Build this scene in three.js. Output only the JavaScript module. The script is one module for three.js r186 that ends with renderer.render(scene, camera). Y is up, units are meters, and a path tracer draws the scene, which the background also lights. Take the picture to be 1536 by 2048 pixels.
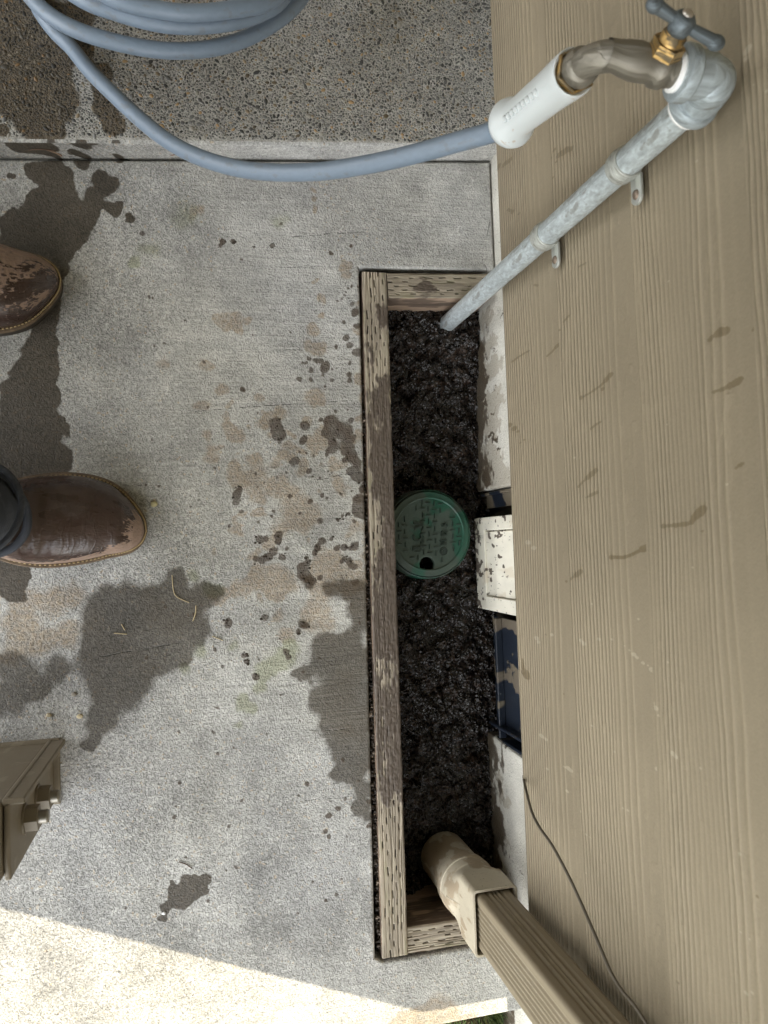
import * as THREE from 'three';
import { mergeGeometries, mergeVertices } from 'three/addons/utils/BufferGeometryUtils.js';
import { RoundedBoxGeometry } from 'three/addons/geometries/RoundedBoxGeometry.js';
import { TextGeometry } from 'three/addons/geometries/TextGeometry.js';
import { FontLoader } from 'three/addons/loaders/FontLoader.js';
import { MarchingCubes } from 'three/addons/objects/MarchingCubes.js';

// ---------------------------------------------------------------- camera, sky, sun, exposure
const scene = new THREE.Scene();
const camera = new THREE.PerspectiveCamera(67.243, 0.75, 0.02, 400);
{
  const m = new THREE.Matrix4().makeBasis(
    new THREE.Vector3(0.97129024, 0.23516537, 0.03595161),
    new THREE.Vector3(0.02612658, 0.04476338, -0.99865592),
    new THREE.Vector3(-0.2364586, 0.97092404, 0.03733417));
  camera.quaternion.setFromRotationMatrix(m);
  camera.position.set(0, 1.1, 0); camera.focus = 1.12; camera.userData.fStop = 9;
}
const renderer = new THREE.WebGLRenderer({ antialias: true });
renderer.toneMapping = THREE.LinearToneMapping;
renderer.toneMappingExposure = 2.35;
renderer.shadowMap.enabled = true;
const SUN = new THREE.Vector3(-0.06, 0.8, 0.6).normalize();
{
  const w = 256, h = 128, d = new Float32Array(w * h * 4);
  for (let j = 0; j < h; j++) {
    const el = Math.sin(((j + 0.5) / h - 0.5) * Math.PI), t = Math.pow(Math.max(0, el), 0.5);
    for (let i = 0; i < w; i++) {
      const o = (j * w + i) * 4;
      if (el > 0) { d[o] = 2.75 - 0.6 * t; d[o + 1] = 2.7 - 0.42 * t; d[o + 2] = 2.6 - 0.1 * t; }
      else { d[o] = 0.16; d[o + 1] = 0.16; d[o + 2] = 0.14; }
      d[o + 3] = 1;
    }
  }
  const sky = new THREE.DataTexture(d, w, h, THREE.RGBAFormat, THREE.FloatType);
  sky.mapping = THREE.EquirectangularReflectionMapping; sky.magFilter = THREE.LinearFilter; sky.needsUpdate = true;
  scene.background = sky; scene.environment = sky;
  scene.backgroundIntensity = 1; scene.environmentIntensity = 1;
}
const sun = new THREE.DirectionalLight(new THREE.Color(1.0, 0.90, 0.70), 3.2);
sun.position.copy(SUN).multiplyScalar(12); sun.castShadow = true; sun.shadow.radius = 0.12;
sun.shadow.mapSize.set(4096, 4096);
Object.assign(sun.shadow.camera, { left: -5, right: 5, top: 5, bottom: -5, near: 1, far: 30 });
scene.add(sun); scene.add(sun.target);

// ---------------------------------------------------------------- helpers
let seed = 12345;
const rnd = () => { seed = (seed + 0x6d2b79f5) | 0; let t = Math.imul(seed ^ (seed >>> 15), 1 | seed); t = (t + Math.imul(t ^ (t >>> 7), 61 | t)) ^ t; return ((t ^ (t >>> 14)) >>> 0) / 4294967296; };
const rr = (a, b) => a + (b - a) * rnd();
const clamp = (x, a = 0, b = 1) => Math.min(b, Math.max(a, x));
const lerp = (a, b, t) => a + (b - a) * t;
const sstep = (a, b, x) => { const t = clamp((x - a) / (b - a)); return t * t * (3 - 2 * t); };
const HT = new Float32Array(65536); for (let i = 0; i < 65536; i++) HT[i] = rnd();
const hash = (i, j) => HT[((i * 374761 + j * 668265 + ((i * j) & 0xff) * 7919) ^ (j << 7)) & 65535];
const vn = (x, y) => {
  const i = Math.floor(x), j = Math.floor(y); let a = x - i, b = y - j; a = a * a * (3 - 2 * a); b = b * b * (3 - 2 * b);
  const p = hash(i, j), q = hash(i + 1, j), r = hash(i, j + 1), s = hash(i + 1, j + 1);
  return p + (q - p) * a + (r - p) * b + (p - q - r + s) * a * b;
};
const fbm = (x, y, o = 4) => { let s = 0, a = 0.5, n = 0; for (let k = 0; k < o; k++) { s += a * vn(x, y); n += a; a *= 0.5; x = x * 2.03 + 17.3; y = y * 2.03 + 9.1; } return s / n; };
// a field of soft round blobs on a grid, added up: [u, v, ru, (rv,) strength]
function field(w, h, u0, v0, du, dv, list, oval) {
  const F = new Float32Array(w * h);
  for (const b of list) {
    const ru = b[2] * 1.5, rv = (oval ? b[3] : b[2]) * 1.5, s = (oval ? b[4] : b[3]) ?? 1;
    const cx = (b[0] - u0) / du * w, cy = (b[1] - v0) / dv * h, rx = ru / du * w, ry = rv / dv * h;
    for (let y = Math.max(0, Math.floor(cy - ry)); y <= Math.min(h - 1, cy + ry); y++) for (let x = Math.max(0, Math.floor(cx - rx)); x <= Math.min(w - 1, cx + rx); x++) {
      const q = ((x - cx) / rx) ** 2 + ((y - cy) / ry) ** 2;
      if (q < 1) F[y * w + x] += s * (1 - q) * (1 - q) / 0.309;      // 1 at the blob's own radius
    }
  }
  return F;
}
function dataTex(data, w, h, srgb, wrap = THREE.MirroredRepeatWrapping) {
  const t = new THREE.DataTexture(data, w, h); t.magFilter = THREE.LinearFilter; t.minFilter = THREE.LinearMipmapLinearFilter;
  t.wrapS = t.wrapT = wrap; if (srgb) t.colorSpace = THREE.SRGBColorSpace; t.needsUpdate = true; return t;
}
const toS = new Uint8Array(4097); for (let i = 0; i <= 4096; i++) { const l = i / 4096; toS[i] = Math.round(255 * (l <= 0.0031308 ? l * 12.92 : 1.055 * Math.pow(l, 1 / 2.4) - 0.055)); }
const enc = (l) => toS[(clamp(l) * 4096) | 0];
// paint(w, h, f): f(x, y, o) fills o = [r, g, b linear, height 0..1, roughness]
function paint(w, h, f, wrap) {
  const c = new Uint8Array(w * h * 4), b = new Uint8Array(w * h * 4), o = [0, 0, 0, 0.5, 0.8];
  for (let y = 0; y < h; y++) for (let x = 0; x < w; x++) {
    o[3] = 0.5; o[4] = 0.8; f(x, y, o); const i = (y * w + x) * 4;
    c[i] = enc(o[0]); c[i + 1] = enc(o[1]); c[i + 2] = enc(o[2]); c[i + 3] = 255;
    b[i] = 255 * clamp(o[3]); b[i + 1] = 255 * clamp(o[4]); b[i + 2] = 0; b[i + 3] = 255;
  }
  return { map: dataTex(c, w, h, true, wrap), hr: dataTex(b, w, h, false, wrap) };
}
// bump reads the red channel, roughness the green one
const matOf = (t, bump, extra = {}) => new THREE.MeshPhysicalMaterial({ map: t.map, bumpMap: t.hr, bumpScale: bump, roughnessMap: t.hr, roughness: 1, ...extra });
const plain = (r, g, b, rough = 0.7, extra = {}) => new THREE.MeshPhysicalMaterial({ color: new THREE.Color().setRGB(r, g, b), roughness: rough, ...extra });

const used = {};
const named = (n) => { const k = used[n] = (used[n] ?? -1) + 1; return k ? n + '_' + String(k).padStart(3, '0') : n; };
function mesh(name, geo, mat, parent) {
  const m = new THREE.Mesh(geo, mat); m.castShadow = m.receiveShadow = true;
  m.name = parent === scene ? named(name) : name; parent.add(m); return m;
}
function tag(o, label, category, group, kind) { Object.assign(o.userData, { label, category }); if (group) o.userData.group = group; if (kind) o.userData.kind = kind; return o; }
function thing(name, label, category, pos = [0, 0, 0], group) {
  const g = new THREE.Group(); g.name = named(name); g.position.set(...pos); scene.add(g); return tag(g, label, category, group);
}
const V = (a) => new THREE.Vector3(...a);
function uvBy(geo, f) {      // f(x, y, z, nx, ny, nz) -> [u, v]
  const p = geo.attributes.position, n = geo.attributes.normal, uv = new Float32Array(p.count * 2);
  for (let i = 0; i < p.count; i++) { const q = f(p.getX(i), p.getY(i), p.getZ(i), n ? n.getX(i) : 0, n ? n.getY(i) : 0, n ? n.getZ(i) : 0); uv[2 * i] = q[0]; uv[2 * i + 1] = q[1]; }
  geo.setAttribute('uv', new THREE.BufferAttribute(uv, 2)); return geo;
}
const flat = (g) => { g = g.toNonIndexed(); g.computeVertexNormals(); return g; };
const strip = (g) => { g = g.index ? g.toNonIndexed() : g; for (const k of Object.keys(g.attributes)) if (!['position', 'normal', 'uv'].includes(k)) g.deleteAttribute(k); return g; };
const merge = (list) => mergeGeometries(list.map(strip));
function box(sx, sy, sz, x, y, z, r = 0.002) { const g = new RoundedBoxGeometry(sx, sy, sz, 2, Math.min(r, sx / 2.1, sy / 2.1, sz / 2.1)); g.translate(x, y, z); return g; }
function tube(points, r, seg = 80, rad = 16, closed = false) { return new THREE.TubeGeometry(new THREE.CatmullRomCurve3(points.map((p) => p.isVector3 ? p : V(p)), closed, 'centripetal'), seg, r, rad, closed); }
function rod(a, b, r0, r1 = r0, rad = 24) {   // a tapered round bar from a to b
  const A = V(a), B = V(b), d = B.clone().sub(A), g = new THREE.CylinderGeometry(r1, r0, d.length(), rad, 1);
  g.translate(0, d.length() / 2, 0); g.applyQuaternion(new THREE.Quaternion().setFromUnitVectors(new THREE.Vector3(0, 1, 0), d.normalize())); g.translate(...a); return g;
}
function lathe(profile, a, dir, rad = 40) {   // profile [[r, t]...] turned about the axis a + t * dir
  const g = new THREE.LatheGeometry(profile.map(([r, t]) => new THREE.Vector2(r, t)), rad);
  g.applyQuaternion(new THREE.Quaternion().setFromUnitVectors(new THREE.Vector3(0, 1, 0), V(dir).normalize())); g.translate(...a); return g;
}
const sheet = (nu, nv, f) => {                // f(i/nu, j/nv) -> [x, y, z]
  const p = new Float32Array((nu + 1) * (nv + 1) * 3), uv = new Float32Array((nu + 1) * (nv + 1) * 2), idx = []; let k = 0;
  for (let j = 0; j <= nv; j++) for (let i = 0; i <= nu; i++, k++) { const q = f(i / nu, j / nv); p.set(q, k * 3); uv[2 * k] = i / nu; uv[2 * k + 1] = j / nv; }
  for (let j = 0; j < nv; j++) for (let i = 0; i < nu; i++) { const a = j * (nu + 1) + i; idx.push(a, a + nu + 1, a + 1, a + 1, a + nu + 1, a + nu + 2); }
  const g = new THREE.BufferGeometry(); g.setAttribute('position', new THREE.BufferAttribute(p, 3)); g.setAttribute('uv', new THREE.BufferAttribute(uv, 2)); g.setIndex(idx); g.computeVertexNormals(); return g;
};

// ---------------------------------------------------------------- layout in metres
const FX = 0.460;                 // face of the foundation
const SX = 0.420;                 // lower edge of every siding board
const LAP0 = 0.114, LAP = 0.161;  // height of the lowest board edge, exposure
const STEP = 0.04, ZEND = 0.706, ZS = (x) => -0.551 - 0.078 * x;   // the joint runs slightly askew to the wall

// ================================================================ SETTING
// lawn and earth round the house
{
  const t = paint(512, 512, (x, y, o) => { const n = fbm(x / 9, y / 9, 4), m = fbm(x / 60, y / 60, 3), g = sstep(0.4, 0.6, m); o[0] = lerp(0.07, 0.05, g) * (0.5 + n); o[1] = lerp(0.055, 0.085, g) * (0.5 + n); o[2] = 0.025 * (0.5 + n); o[3] = n; o[4] = 0.95; });
  const g = new THREE.PlaneGeometry(300, 300); g.rotateX(-Math.PI / 2); uvBy(g, (x, y, z) => [x * 2, z * 2]); g.translate(0, -0.34, 0);
  mesh('ground', g, matOf(t, 0.01), scene).userData.kind = 'structure';
  const b = uvBy(sheet(60, 40, (u, v) => [-3 + 4 * u, -0.105 + 0.02 * fbm(u * 60, v * 40, 3), ZEND - 0.01 + 3 * v]), (x, y, z) => [x * 2, z * 2]);
  mesh('lawn', b, matOf(t, 0.01), scene).userData.kind = 'structure';
}

// stains on the concrete, as they lie on it; first list also paints leg shadow by the boot
const WET_SHADE = [[-.1842,-.5149,.019],[-.2062,-.5132,.0113],[-.1687,-.4988,.0217],[-.1975,-.4761,.0163],[-.182,-.4634,.0285],[-.1569,-.4513,.032],[-.2074,-.4412,.0281],[-.2322,-.443,.0173],[-.1393,-.5289,.0097],[-.1074,-.507,.0157],[-.1241,-.4848,.0156],[-.1016,-.471,.0098],[-.0917,-.4751,.0073],[-.1343,-.4597,.0155],[-.1763,-.4294,.0253],[-.214,-.4203,.028],[-.1573,-.4305,.0179],[-.1768,-.4054,.0215],[-.2085,-.3798,.0342],[-.233,-.3921,.0308],[-.1577,-.4064,.0057],[-.1741,-.3815,.0114],[-.1998,-.3462,.0237],[-.194,-.3193,.0212],[-.1945,-.2922,.0187],[-.2012,-.2649,.0224],[-.2078,-.2412,.0247],[-.1891,-.2449,.0162],[-.2238,-.2108,.0307],[-.1897,-.2111,.0174],[-.212,-.1774,.037],[-.1843,-.1708,.015],[-.2127,-.1373,.043],[-.1818,-.1338,.0125],[-.2315,-.1109,.0365],[-.181,-.1103,.0125],[-.0776,-.4578,.0066,.7],[-.2459,.0269,.0271],[-.2277,.0225,.0158],[-.2342,.0471,.017],[-.0187,.4612,.0146],[-.0053,.4543,.0113],[-.0451,.4708,.0111],[-.0302,.4762,.0145],[-.0584,.4801,.0072],[-.0632,.4933,.0059],[-.0481,.4604,.0065],[-.1731,-.5345,.0127],[-.0946,-.582,.0106],[-.0951,-.5594,.0079],[-.0915,-.5434,.0066],[-.0963,-.5642,.0119],[-.2323,-.5077,.0056]];
const WETB = [[-.123,.0762,.0267],[-.0779,.0719,.0312],[-.0384,.0637,.0251],[-.0298,.0381,.0113],[.0016,.0692,.0202],[.0185,.0667,.0136],[-.1301,.1125,.0266],[-.0791,.1225,.0357],[-.0261,.1055,.0299],[-.003,.1151,.0188],[-.131,.1525,.0304],[-.08,.1629,.0272],[-.0404,.1455,.0238],[-.0208,.1571,.0093],[-.1223,.1931,.0267],[-.0922,.1902,.0193],[-.1325,.2254,.019],[-.1443,.2507,.0113],[-.1508,.2613,.0075],[-.1841,.1552,.0185,.8],[-.2241,.1652,.0231],[-.2484,.1828,.027],[-.203,.1786,.0135],[-.2418,.1444,.0169,.8],[.2265,.1063,.0208],[.2103,.1486,.025],[.1739,.1461,.0188],[.1693,.1743,.0202],[.2015,.1909,.0308],[.1438,.1866,.0129],[.2222,.2284,.0281],[.1927,.233,.0306],[.1642,.22,.0187],[.1809,.2604,.0232],[.2128,.2847,.0294],[.1905,.2968,.0175],[.2041,.3265,.0205],[.1836,.33,.0116],[.2213,.3567,.0177],[.2153,.3808,.0118],[.2271,.3999,.0103],[.213,.0694,.0192],[.2384,.0852,.0194],[.1837,.068,.0131],[.1553,.0523,.0108],[.1476,.1124,.0065],[.1295,.1855,.0078],[.2353,.1719,.0193],[.2359,.2582,.0148],[.2324,.3151,.0133]];
const MUD = [[.1955,-.1724,.0118],[.1877,-.1578,.0103],[.2122,-.1622,.0134],[.1945,-.1417,.0088],[.2166,-.1394,.0111],[.2227,-.1232,.0082],[.2291,-.1136,.0067],[.1137,-.1724,.0107,.8],[.1189,-.158,.0107],[.1531,-.171,.0072],[.151,-.1507,.0058,1.6],[.23,-.0975,.0097],[.2346,-.0791,.0067],[.2309,-.0586,.0119],[.2267,-.0463,.0089],[.2377,-.0387,.006],[.0532,-.0733,.0069],[.0509,-.0635,.0048],[.0576,-.0802,.0035],[.111,-.0144,.0064],[.1114,-.0051,.0057],[.0847,-.0082,.0056],[.0932,-.0114,.0042],[.1039,.0074,.0063],[.0973,.0163,.0063],[.0894,.0224,.0056],[.1164,.0171,.005],[.0803,.022,.0049],[.1465,.0347,.0079,1.3],[.154,.0265,.0043,1.3],[.1506,.0192,.0032],[.1766,-.0028,.0051],[.1691,.0055,.0058],[.1638,.0132,.0043],[.1975,.0066,.0044],[.2078,.007,.0044],[.2166,.0087,.0037],[.2073,.0236,.0044],[.2145,.0275,.0052],[.2027,.027,.0037],[.1469,.044,.0093],[.1568,.0509,.0086],[.0372,.1058,.0068],[.0885,.1012,.0049],[.0606,.1525,.0041],[.0624,.1624,.0041],[.0729,.1819,.0055],[.1186,.1516,.0042],[.1212,.1581,.0042],[.1482,.1153,.0057],[.1386,.124,.0043],[.1959,-.0326,.0029],[.2034,-.036,.0029],[.2124,-.0394,.0026],[.1878,-.0075,.0029],[.0452,-.4318,.0042,1.6],[.0415,-.4266,.0028,1.6],[.0599,-.4341,.0035,1.5],[.0894,-.4293,.0019,1.5],[.1151,-.4293,.0032,1.3],[.2026,-.4252,.003,1.4],[.2331,-.4389,.003],[.1277,-.4645,.0019,1.4],[.0697,-.4079,.0017],[.2193,-.3233,.0025],[.22,-.3003,.0045],[.2357,-.2776,.0068],[.2261,-.2619,.003],[.1666,-.2497,.0037],[.1647,-.238,.0029],[.1487,-.2378,.0036],[.1963,-.2377,.003],[.185,-.2544,.0066],[.1897,-.2604,.0044],[.1546,-.2634,.0022],[.1657,-.2673,.0037],[.1744,-.2645,.0037],[.181,-.2646,.0037],[.1597,-.2613,.0029],[.0672,-.223,.0038,1.3],[.2061,-.2873,.003],[.2256,-.2893,.0045],[-.0635,-.439,.0027,1.5],[.2248,-.3748,.0015],[.2294,-.378,.0018],[.2184,-.3634,.0015],[.2208,-.3687,.0014],[.2236,-.3606,.0012],[.2152,-.358,.0012],[.2377,-.3776,.0015],[.2315,-.3527,.0038],[.2348,-.3379,.0053],[.2386,-.3194,.0045],[.2372,-.3417,.0045],[.2267,.4105,.003,1.5],[.165,.41,.0036],[.1698,.4162,.0029],[.1819,.3784,.0036],[.1715,.387,.0036],[.228,.3752,.003,1.5],[.1402,.3394,.0036],[.1935,-.1344,.0059],[.1346,.2492,.0014],[.1587,.3862,.0014],[.1445,.3845,.0011],[.1858,-.1018,.0016,1.5],[.1893,-.0966,.0015],[.1746,-.0947,.0022],[.1931,-.1002,.0018],[.1279,-.1026,.0021],[.105,-.0494,.0028],[.0595,-.0506,.0035,.8],[.0451,-.0299,.0028,.7],[-.1063,.4784,.0015],[-.2061,.5181,.0015,1.4],[-.0631,.5427,.0013],[.0849,.2656,.0017,1.5],[.154,-.1311,.0022],[.1648,-.1289,.0018],[.2238,-.2374,.0037],[.2241,-.2463,.0045]];
for (let k = 0; k < 240; k++) { const x = 0.24 - 0.32 * Math.pow(rnd(), 1.7), z = rr(-0.36, 0.52); MUD.push([x, z, 0.0006 + 0.0022 * rnd() ** 3, rr(0.9, 1.5)]); }
const TAN = [[.1796,-.514,.0045],[.1822,-.5015,.0052],[.1825,-.4881,.0052],[.0055,-.4725,.0083,.7],[.0173,-.4769,.0062,.7],[.0393,-.3203,.0097],[.0588,-.3209,.0126],[.0792,-.3216,.0071],[.046,-.3097,.009],[.0633,-.3067,.0084],[.1768,-.3824,.0044],[.1833,-.356,.0059],[.1862,-.334,.0066],[.1759,-.3115,.0081],[.1678,-.2878,.0102],[.1808,-.2808,.0096],[.2222,-.4083,.0068],[.2327,-.4066,.006],[.2248,-.395,.0075],[.1162,-.1868,.01],[.1767,-.1579,.0117],[.1675,-.1433,.0116],[.0121,-.2026,.0109,.8],[.0155,-.2521,.0082,.7],[.0204,-.2578,.0041],[.0274,-.1356,.0151,.7],[.0143,-.1568,.0095,.7],[.0816,-.0926,.0238,.7],[.0539,-.0965,.0138,.6],[.1303,-.0631,.0214,.7],[.151,-.0375,.0245,.75],[.1148,-.0242,.017,.6],[.1852,.0249,.0219],[.1776,.0354,.016],[.1124,.0538,.024],[.0563,.0602,.0179],[.1696,.0565,.0246],[.2134,.0586,.0236],[.0844,.049,.0182],[.0286,.0707,.0123],[-.2348,.0863,.0242,.75],[-.1978,.0621,.0234,.75],[-.211,.1139,.0244,.75],[-.1709,.1099,.0187,.7],[-.1605,.0574,.0163,.6],[-.2355,.1254,.0181,.7],[.1207,.1285,.0142,.6],[.1681,.103,.0217,.8],[.1327,-.1421,.01,.8],[.1251,-.1277,.0064],[.0769,-.1695,.0042],[.038,-.1454,.0034],[.0426,-.1865,.0083,.7],[-.0439,-.2545,.0093,.5],[.0235,.0078,.0061,.8],[.0589,-.0295,.0055,.8],[.243,-.3569,.0076],[.2429,-.3121,.0083],[.2403,-.2376,.009],[.2415,-.208,.009],[.2366,-.1784,.009],[.2464,-.2824,.0068],[.317,.6898,.026],[.2905,.6922,.0197],[.3433,.6987,.0155],[.2644,.6917,.015],[.3739,.707,.0125],[-.1137,-.6721,.0132,.6]];
for (let k = 0; k < 70; k++) { TAN.push([rr(0.03, 0.235), rr(-0.24, 0.10), rr(0.003, 0.013), rr(0.5, 0.95)]); if (k % 3 === 0) MUD.push([rr(0.10, 0.235), rr(-0.18, 0.06), rr(0.002, 0.006), rr(0.7, 1.2)]); }
const ALGAE = [[.0983,.1691,.0168],[.1273,.1444,.0114],[.0806,.1783,.0125],[.1161,.1634,.0141],[.0517,.2211,.011,.7],[.0653,.2292,.0083,.7],[.0496,.2485,.0082,.6],[-.0534,-.4156,.0174,.5],[-.077,-.3946,.0086],[-.0049,-.4682,.0205,.4],[.08,.1992,.0111,.7],[-.0003,.1414,.0148,.6],[-.0211,.1673,.0106,.6],[.0473,.1377,.0096,.5],[.0186,.0632,.0136,.7],[-.0044,.0379,.0108,.5],[.1285,-.4697,.0145,.4]];
const TX0 = -0.45, TZ0 = -0.76, TDX = 0.92, TDZ = 1.50, TW = 1256, TH = 2048;
const fld = (l) => field(TW, TH, TX0, TZ0, TDX, TDZ, l);
const fWetShade = fld(WET_SHADE), fWetB = fld(WETB), fMud = fld(MUD), fTan = fld(TAN), fAlg = fld(ALGAE);
// thin cracks and broom marks running across the slab
const cracks = new Float32Array(TW * TH);
for (const [p, w] of [[[[.1459,0,-.4465],[.2014,0,-.455],[.262,0,-.4624]], 1], [[[.112,0,-.3977],[.1849,0,-.4064]], .6], [[[.0016,0,-.1905],[.0777,0,-.198],[.1636,0,-.203],[.2227,0,-.2086]], 1], [[[.1227,0,-.2794],[.2406,0,-.2897]], .5], [[[.16,0,-.0913],[.2115,0,-.0992],[.234,0,-.1033]], 1], [[[.0892,0,-.1102],[.1462,0,-.1131]], .5], [[[-.1434,0,.1423],[-.0923,0,.1365],[-.0267,0,.1294]], 1], [[[.1116,0,.0785],[.2274,0,.0818]], .6], [[[.1484,0,.2645],[.1988,0,.267]], .8], [[[.1381,0,.3615],[.2028,0,.3631]], .6], [[[.4537,0,-.4923],[.4386,0,-.427],[.4537,0,-.3965]], 1], [[[-.0955,0,-.3019],[.0253,0,-.3112]], .4], [[[-.1375,0,-.1436],[-.0398,0,-.1472]], .4]]) {
  for (let s = 0; s < p.length - 1; s++) for (let k = 0; k <= 500; k++) {
    const t = k / 500, x = lerp(p[s][0], p[s + 1][0], t), z = lerp(p[s][2], p[s + 1][2], t) + 0.003 * (fbm(x * 90, s * 7, 3) - 0.5);
    const i = Math.round((x - TX0) / TDX * TW), j = Math.round((z - TZ0) / TDZ * TH);
    if (i >= 0 && i < TW && j >= 0 && j < TH) cracks[j * TW + i] = Math.max(cracks[j * TW + i], w * sstep(0.3, 0.55, vn(x * 200, s)));
  }
}
const mixTo = (o, r, g, b, a) => { o[0] = lerp(o[0], r, a); o[1] = lerp(o[1], g, a); o[2] = lerp(o[2], b, a); };
const stainMasks = (x, y, i) => {
  const w1 = (fbm(x / 34, y / 34, 4) - 0.5), w2 = (vn(x / 5, y / 5) - 0.5);
  const wx = (fbm(x / 30 + 70, y / 30, 3) - 0.5) * 30, wy = (fbm(x / 30, y / 30 + 40, 3) - 0.5) * 30;
  const at = (k) => clamp(Math.round(y + wy * k), 0, TH - 1) * TW + clamp(Math.round(x + wx * k), 0, TW - 1), i1 = at(1), i2 = at(0.45);
  const m = (f, s, e, q = i1) => { const v = f[q]; return v ? sstep(1 - e, 1 + e, v + (w1 * s + w2 * 0.3) * Math.min(1, v * 2)) : 0; };
  return [m(fWetShade, 0.7, 0.28), m(fWetB, 1.6, 0.95), m(fMud, 0.8, 0.4, i2), m(fTan, 2.2, 0.85), m(fAlg, 1.5, 0.9)];
};
const slabTex = paint(TW, TH, (x, y, o) => {
  const X = TX0 + (x + 0.5) / TW * TDX, Z = TZ0 + (y + 0.5) / TH * TDZ, i = y * TW + x;
  const sandy = clamp(sstep(0.16, -0.1, X) * 0.75 + sstep(0.25, 0.55, Z) * 0.6 + (fbm(X * 9, Z * 9, 3) - 0.5) * 1.6);       // worn, more sand grains showing
  const g1 = hash(x, y), g2 = vn(x / 2.1 + 7, y / 2.1), g3 = vn(x / 4.3, y / 4.3 + 50), big = fbm(X * 11 + 3, Z * 11, 4), blot = fbm(X * 30, Z * 30 + 9, 3);
  const broom = vn(X * 18, Z * 820) * 0.6 + vn(X * 60, Z * 420) * 0.4;
  let s = 0.43 + (big - 0.5) * 0.3 + (blot - 0.5) * 0.2;
  const grain = (g1 - 0.5) * 0.5 + (hash((x + 3) >> 1, (y + 11) >> 1) - 0.5) * 0.7 + (g2 - 0.5) * 0.4 + (g3 - 0.5) * 0.35;
  s *= 1 + grain * lerp(0.55, 0.95, sandy) + (broom - 0.5) * lerp(0.4, 0.06, sandy);
  s *= lerp(1, 0.76, sandy);
  const warm = fbm(X * 6 + 20, Z * 6, 3); o[0] = s * lerp(0.99, 1.02, warm); o[1] = s * 0.985; o[2] = s * lerp(0.97, 0.86, warm);
  if (sandy > 0.3 && g3 > 0.72) { const q = hash(Math.floor(x / 4), Math.floor(y / 4)); if (q > 0.86) mixTo(o, 0.42, 0.31, 0.19, 0.5); }
  if (g2 * g3 > 0.62) mixTo(o, 0.62, 0.61, 0.57, 0.5);
  const pit = vn(x / 3.3 + 91, y / 3.3); if (pit > 0.93) { o[0] *= 0.55; o[1] *= 0.55; o[2] *= 0.55; }
  const [wet, wetB, mud, tan, alg] = stainMasks(x, y, i);
  if (tan) mixTo(o, s * 0.66 + 0.02, s * 0.53 + 0.012, s * 0.385, tan * (0.45 + 0.55 * g3) * 0.85);
  if (alg) mixTo(o, s * 0.62, s * 0.64, s * 0.42, alg * 0.7);
  const w = Math.max(wet, wetB * (0.84 + 0.25 * (blot - 0.3)));
  if (w) mixTo(o, o[0] * 0.19 + 0.003, o[1] * 0.165 + 0.002, o[2] * 0.138, w);
  if (mud) { const q = vn(x / 14 + 5, y / 14), d = 0.5 + 0.5 * q; mixTo(o, s * 0.07 + 0.045 * d + 0.02 * g2, s * 0.05 + 0.033 * d + 0.014 * g2, s * 0.035 + 0.023 * d + 0.01 * g2, mud * lerp(0.72, 0.97, q)); }
  const c = cracks[i]; if (c) { o[0] *= 1 - 0.7 * c; o[1] *= 1 - 0.7 * c; o[2] *= 1 - 0.7 * c; }
  o[3] = 0.5 + grain * 0.42 * (1 - 0.4 * w) + (broom - 0.5) * 0.3 * (1 - sandy) - 0.5 * c + mud * 0.18;
  o[4] = 0.88 - 0.32 * w - 0.3 * mud;
});
const slabMat = matOf(slabTex, 0.0016);
const slabUV = (g) => uvBy(g, (x, y, z, nx, ny) => Math.abs(ny) > 0.5 ? [(x - TX0) / TDX, (z - TZ0) / TDZ] : [(x + 0.6 * y - TX0) / TDX, (z + 0.8 * y - TZ0) / TDZ]);
const BOX = { x0: 0.2395, x1: 0.46, z0: -0.4055, z1: 0.603 };   // the opening left for the planting strip
{ // lower slab, with the opening
  const s = new THREE.Shape([[-3, -ZS(-3) - 0.004], [FX - 0.002, -ZS(FX) - 0.004], [FX - 0.002, -BOX.z0 + 0.007], [BOX.x0 + 0.004, -BOX.z0], [BOX.x0 - 0.008, -BOX.z1 + 0.008], [BOX.x0 + 0.004, -BOX.z1], [FX - 0.002, -BOX.z1], [FX - 0.002, -ZEND], [-3, -ZEND]].map((p) => new THREE.Vector2(...p)));
  const g = new THREE.ExtrudeGeometry(s, { depth: 0.112, bevelEnabled: true, bevelThickness: 0.004, bevelSize: 0.004, bevelOffset: -0.004, bevelSegments: 3 });
  g.rotateX(-Math.PI / 2); g.translate(0, -0.116, 0);
  const m = mesh('concrete_slab', slabUV(g), slabMat, scene); m.userData.kind = 'structure';
}
// raised slab of exposed aggregate
const DARK = [[-.2196,-.6818,.0363],[-.1963,-.6311,.0336],[-.1771,-.6871,.0309],[-.2091,-.5897,.0302],[-.1665,-.5941,.0309],[-.2202,-.6417,.0302],[-.1718,-.6406,.0278],[-.1915,-.5582,.0207],[-.1674,-.5504,.0135],[-.1044,-.5902,.0165],[-.0936,-.5674,.0153],[-.201,-.7109,.0367],[-.1397,-.7054,.0252],[-.1343,-.6652,.0189],[-.1098,-.634,.0165],[-.1071,-.6138,.0127],[-.2307,-.5479,.0084]];
function slabStain(x, z) { let f = 0; for (const b of DARK) { const q = ((x - b[0]) ** 2 + (z - b[1]) ** 2) / (b[2] * 1.5) ** 2; if (q < 1) f += (1 - q) ** 2 / 0.309; } return sstep(0.6, 1.3, f + (fbm(x * 60, z * 60, 3) - 0.5) * 1.2); }
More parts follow.
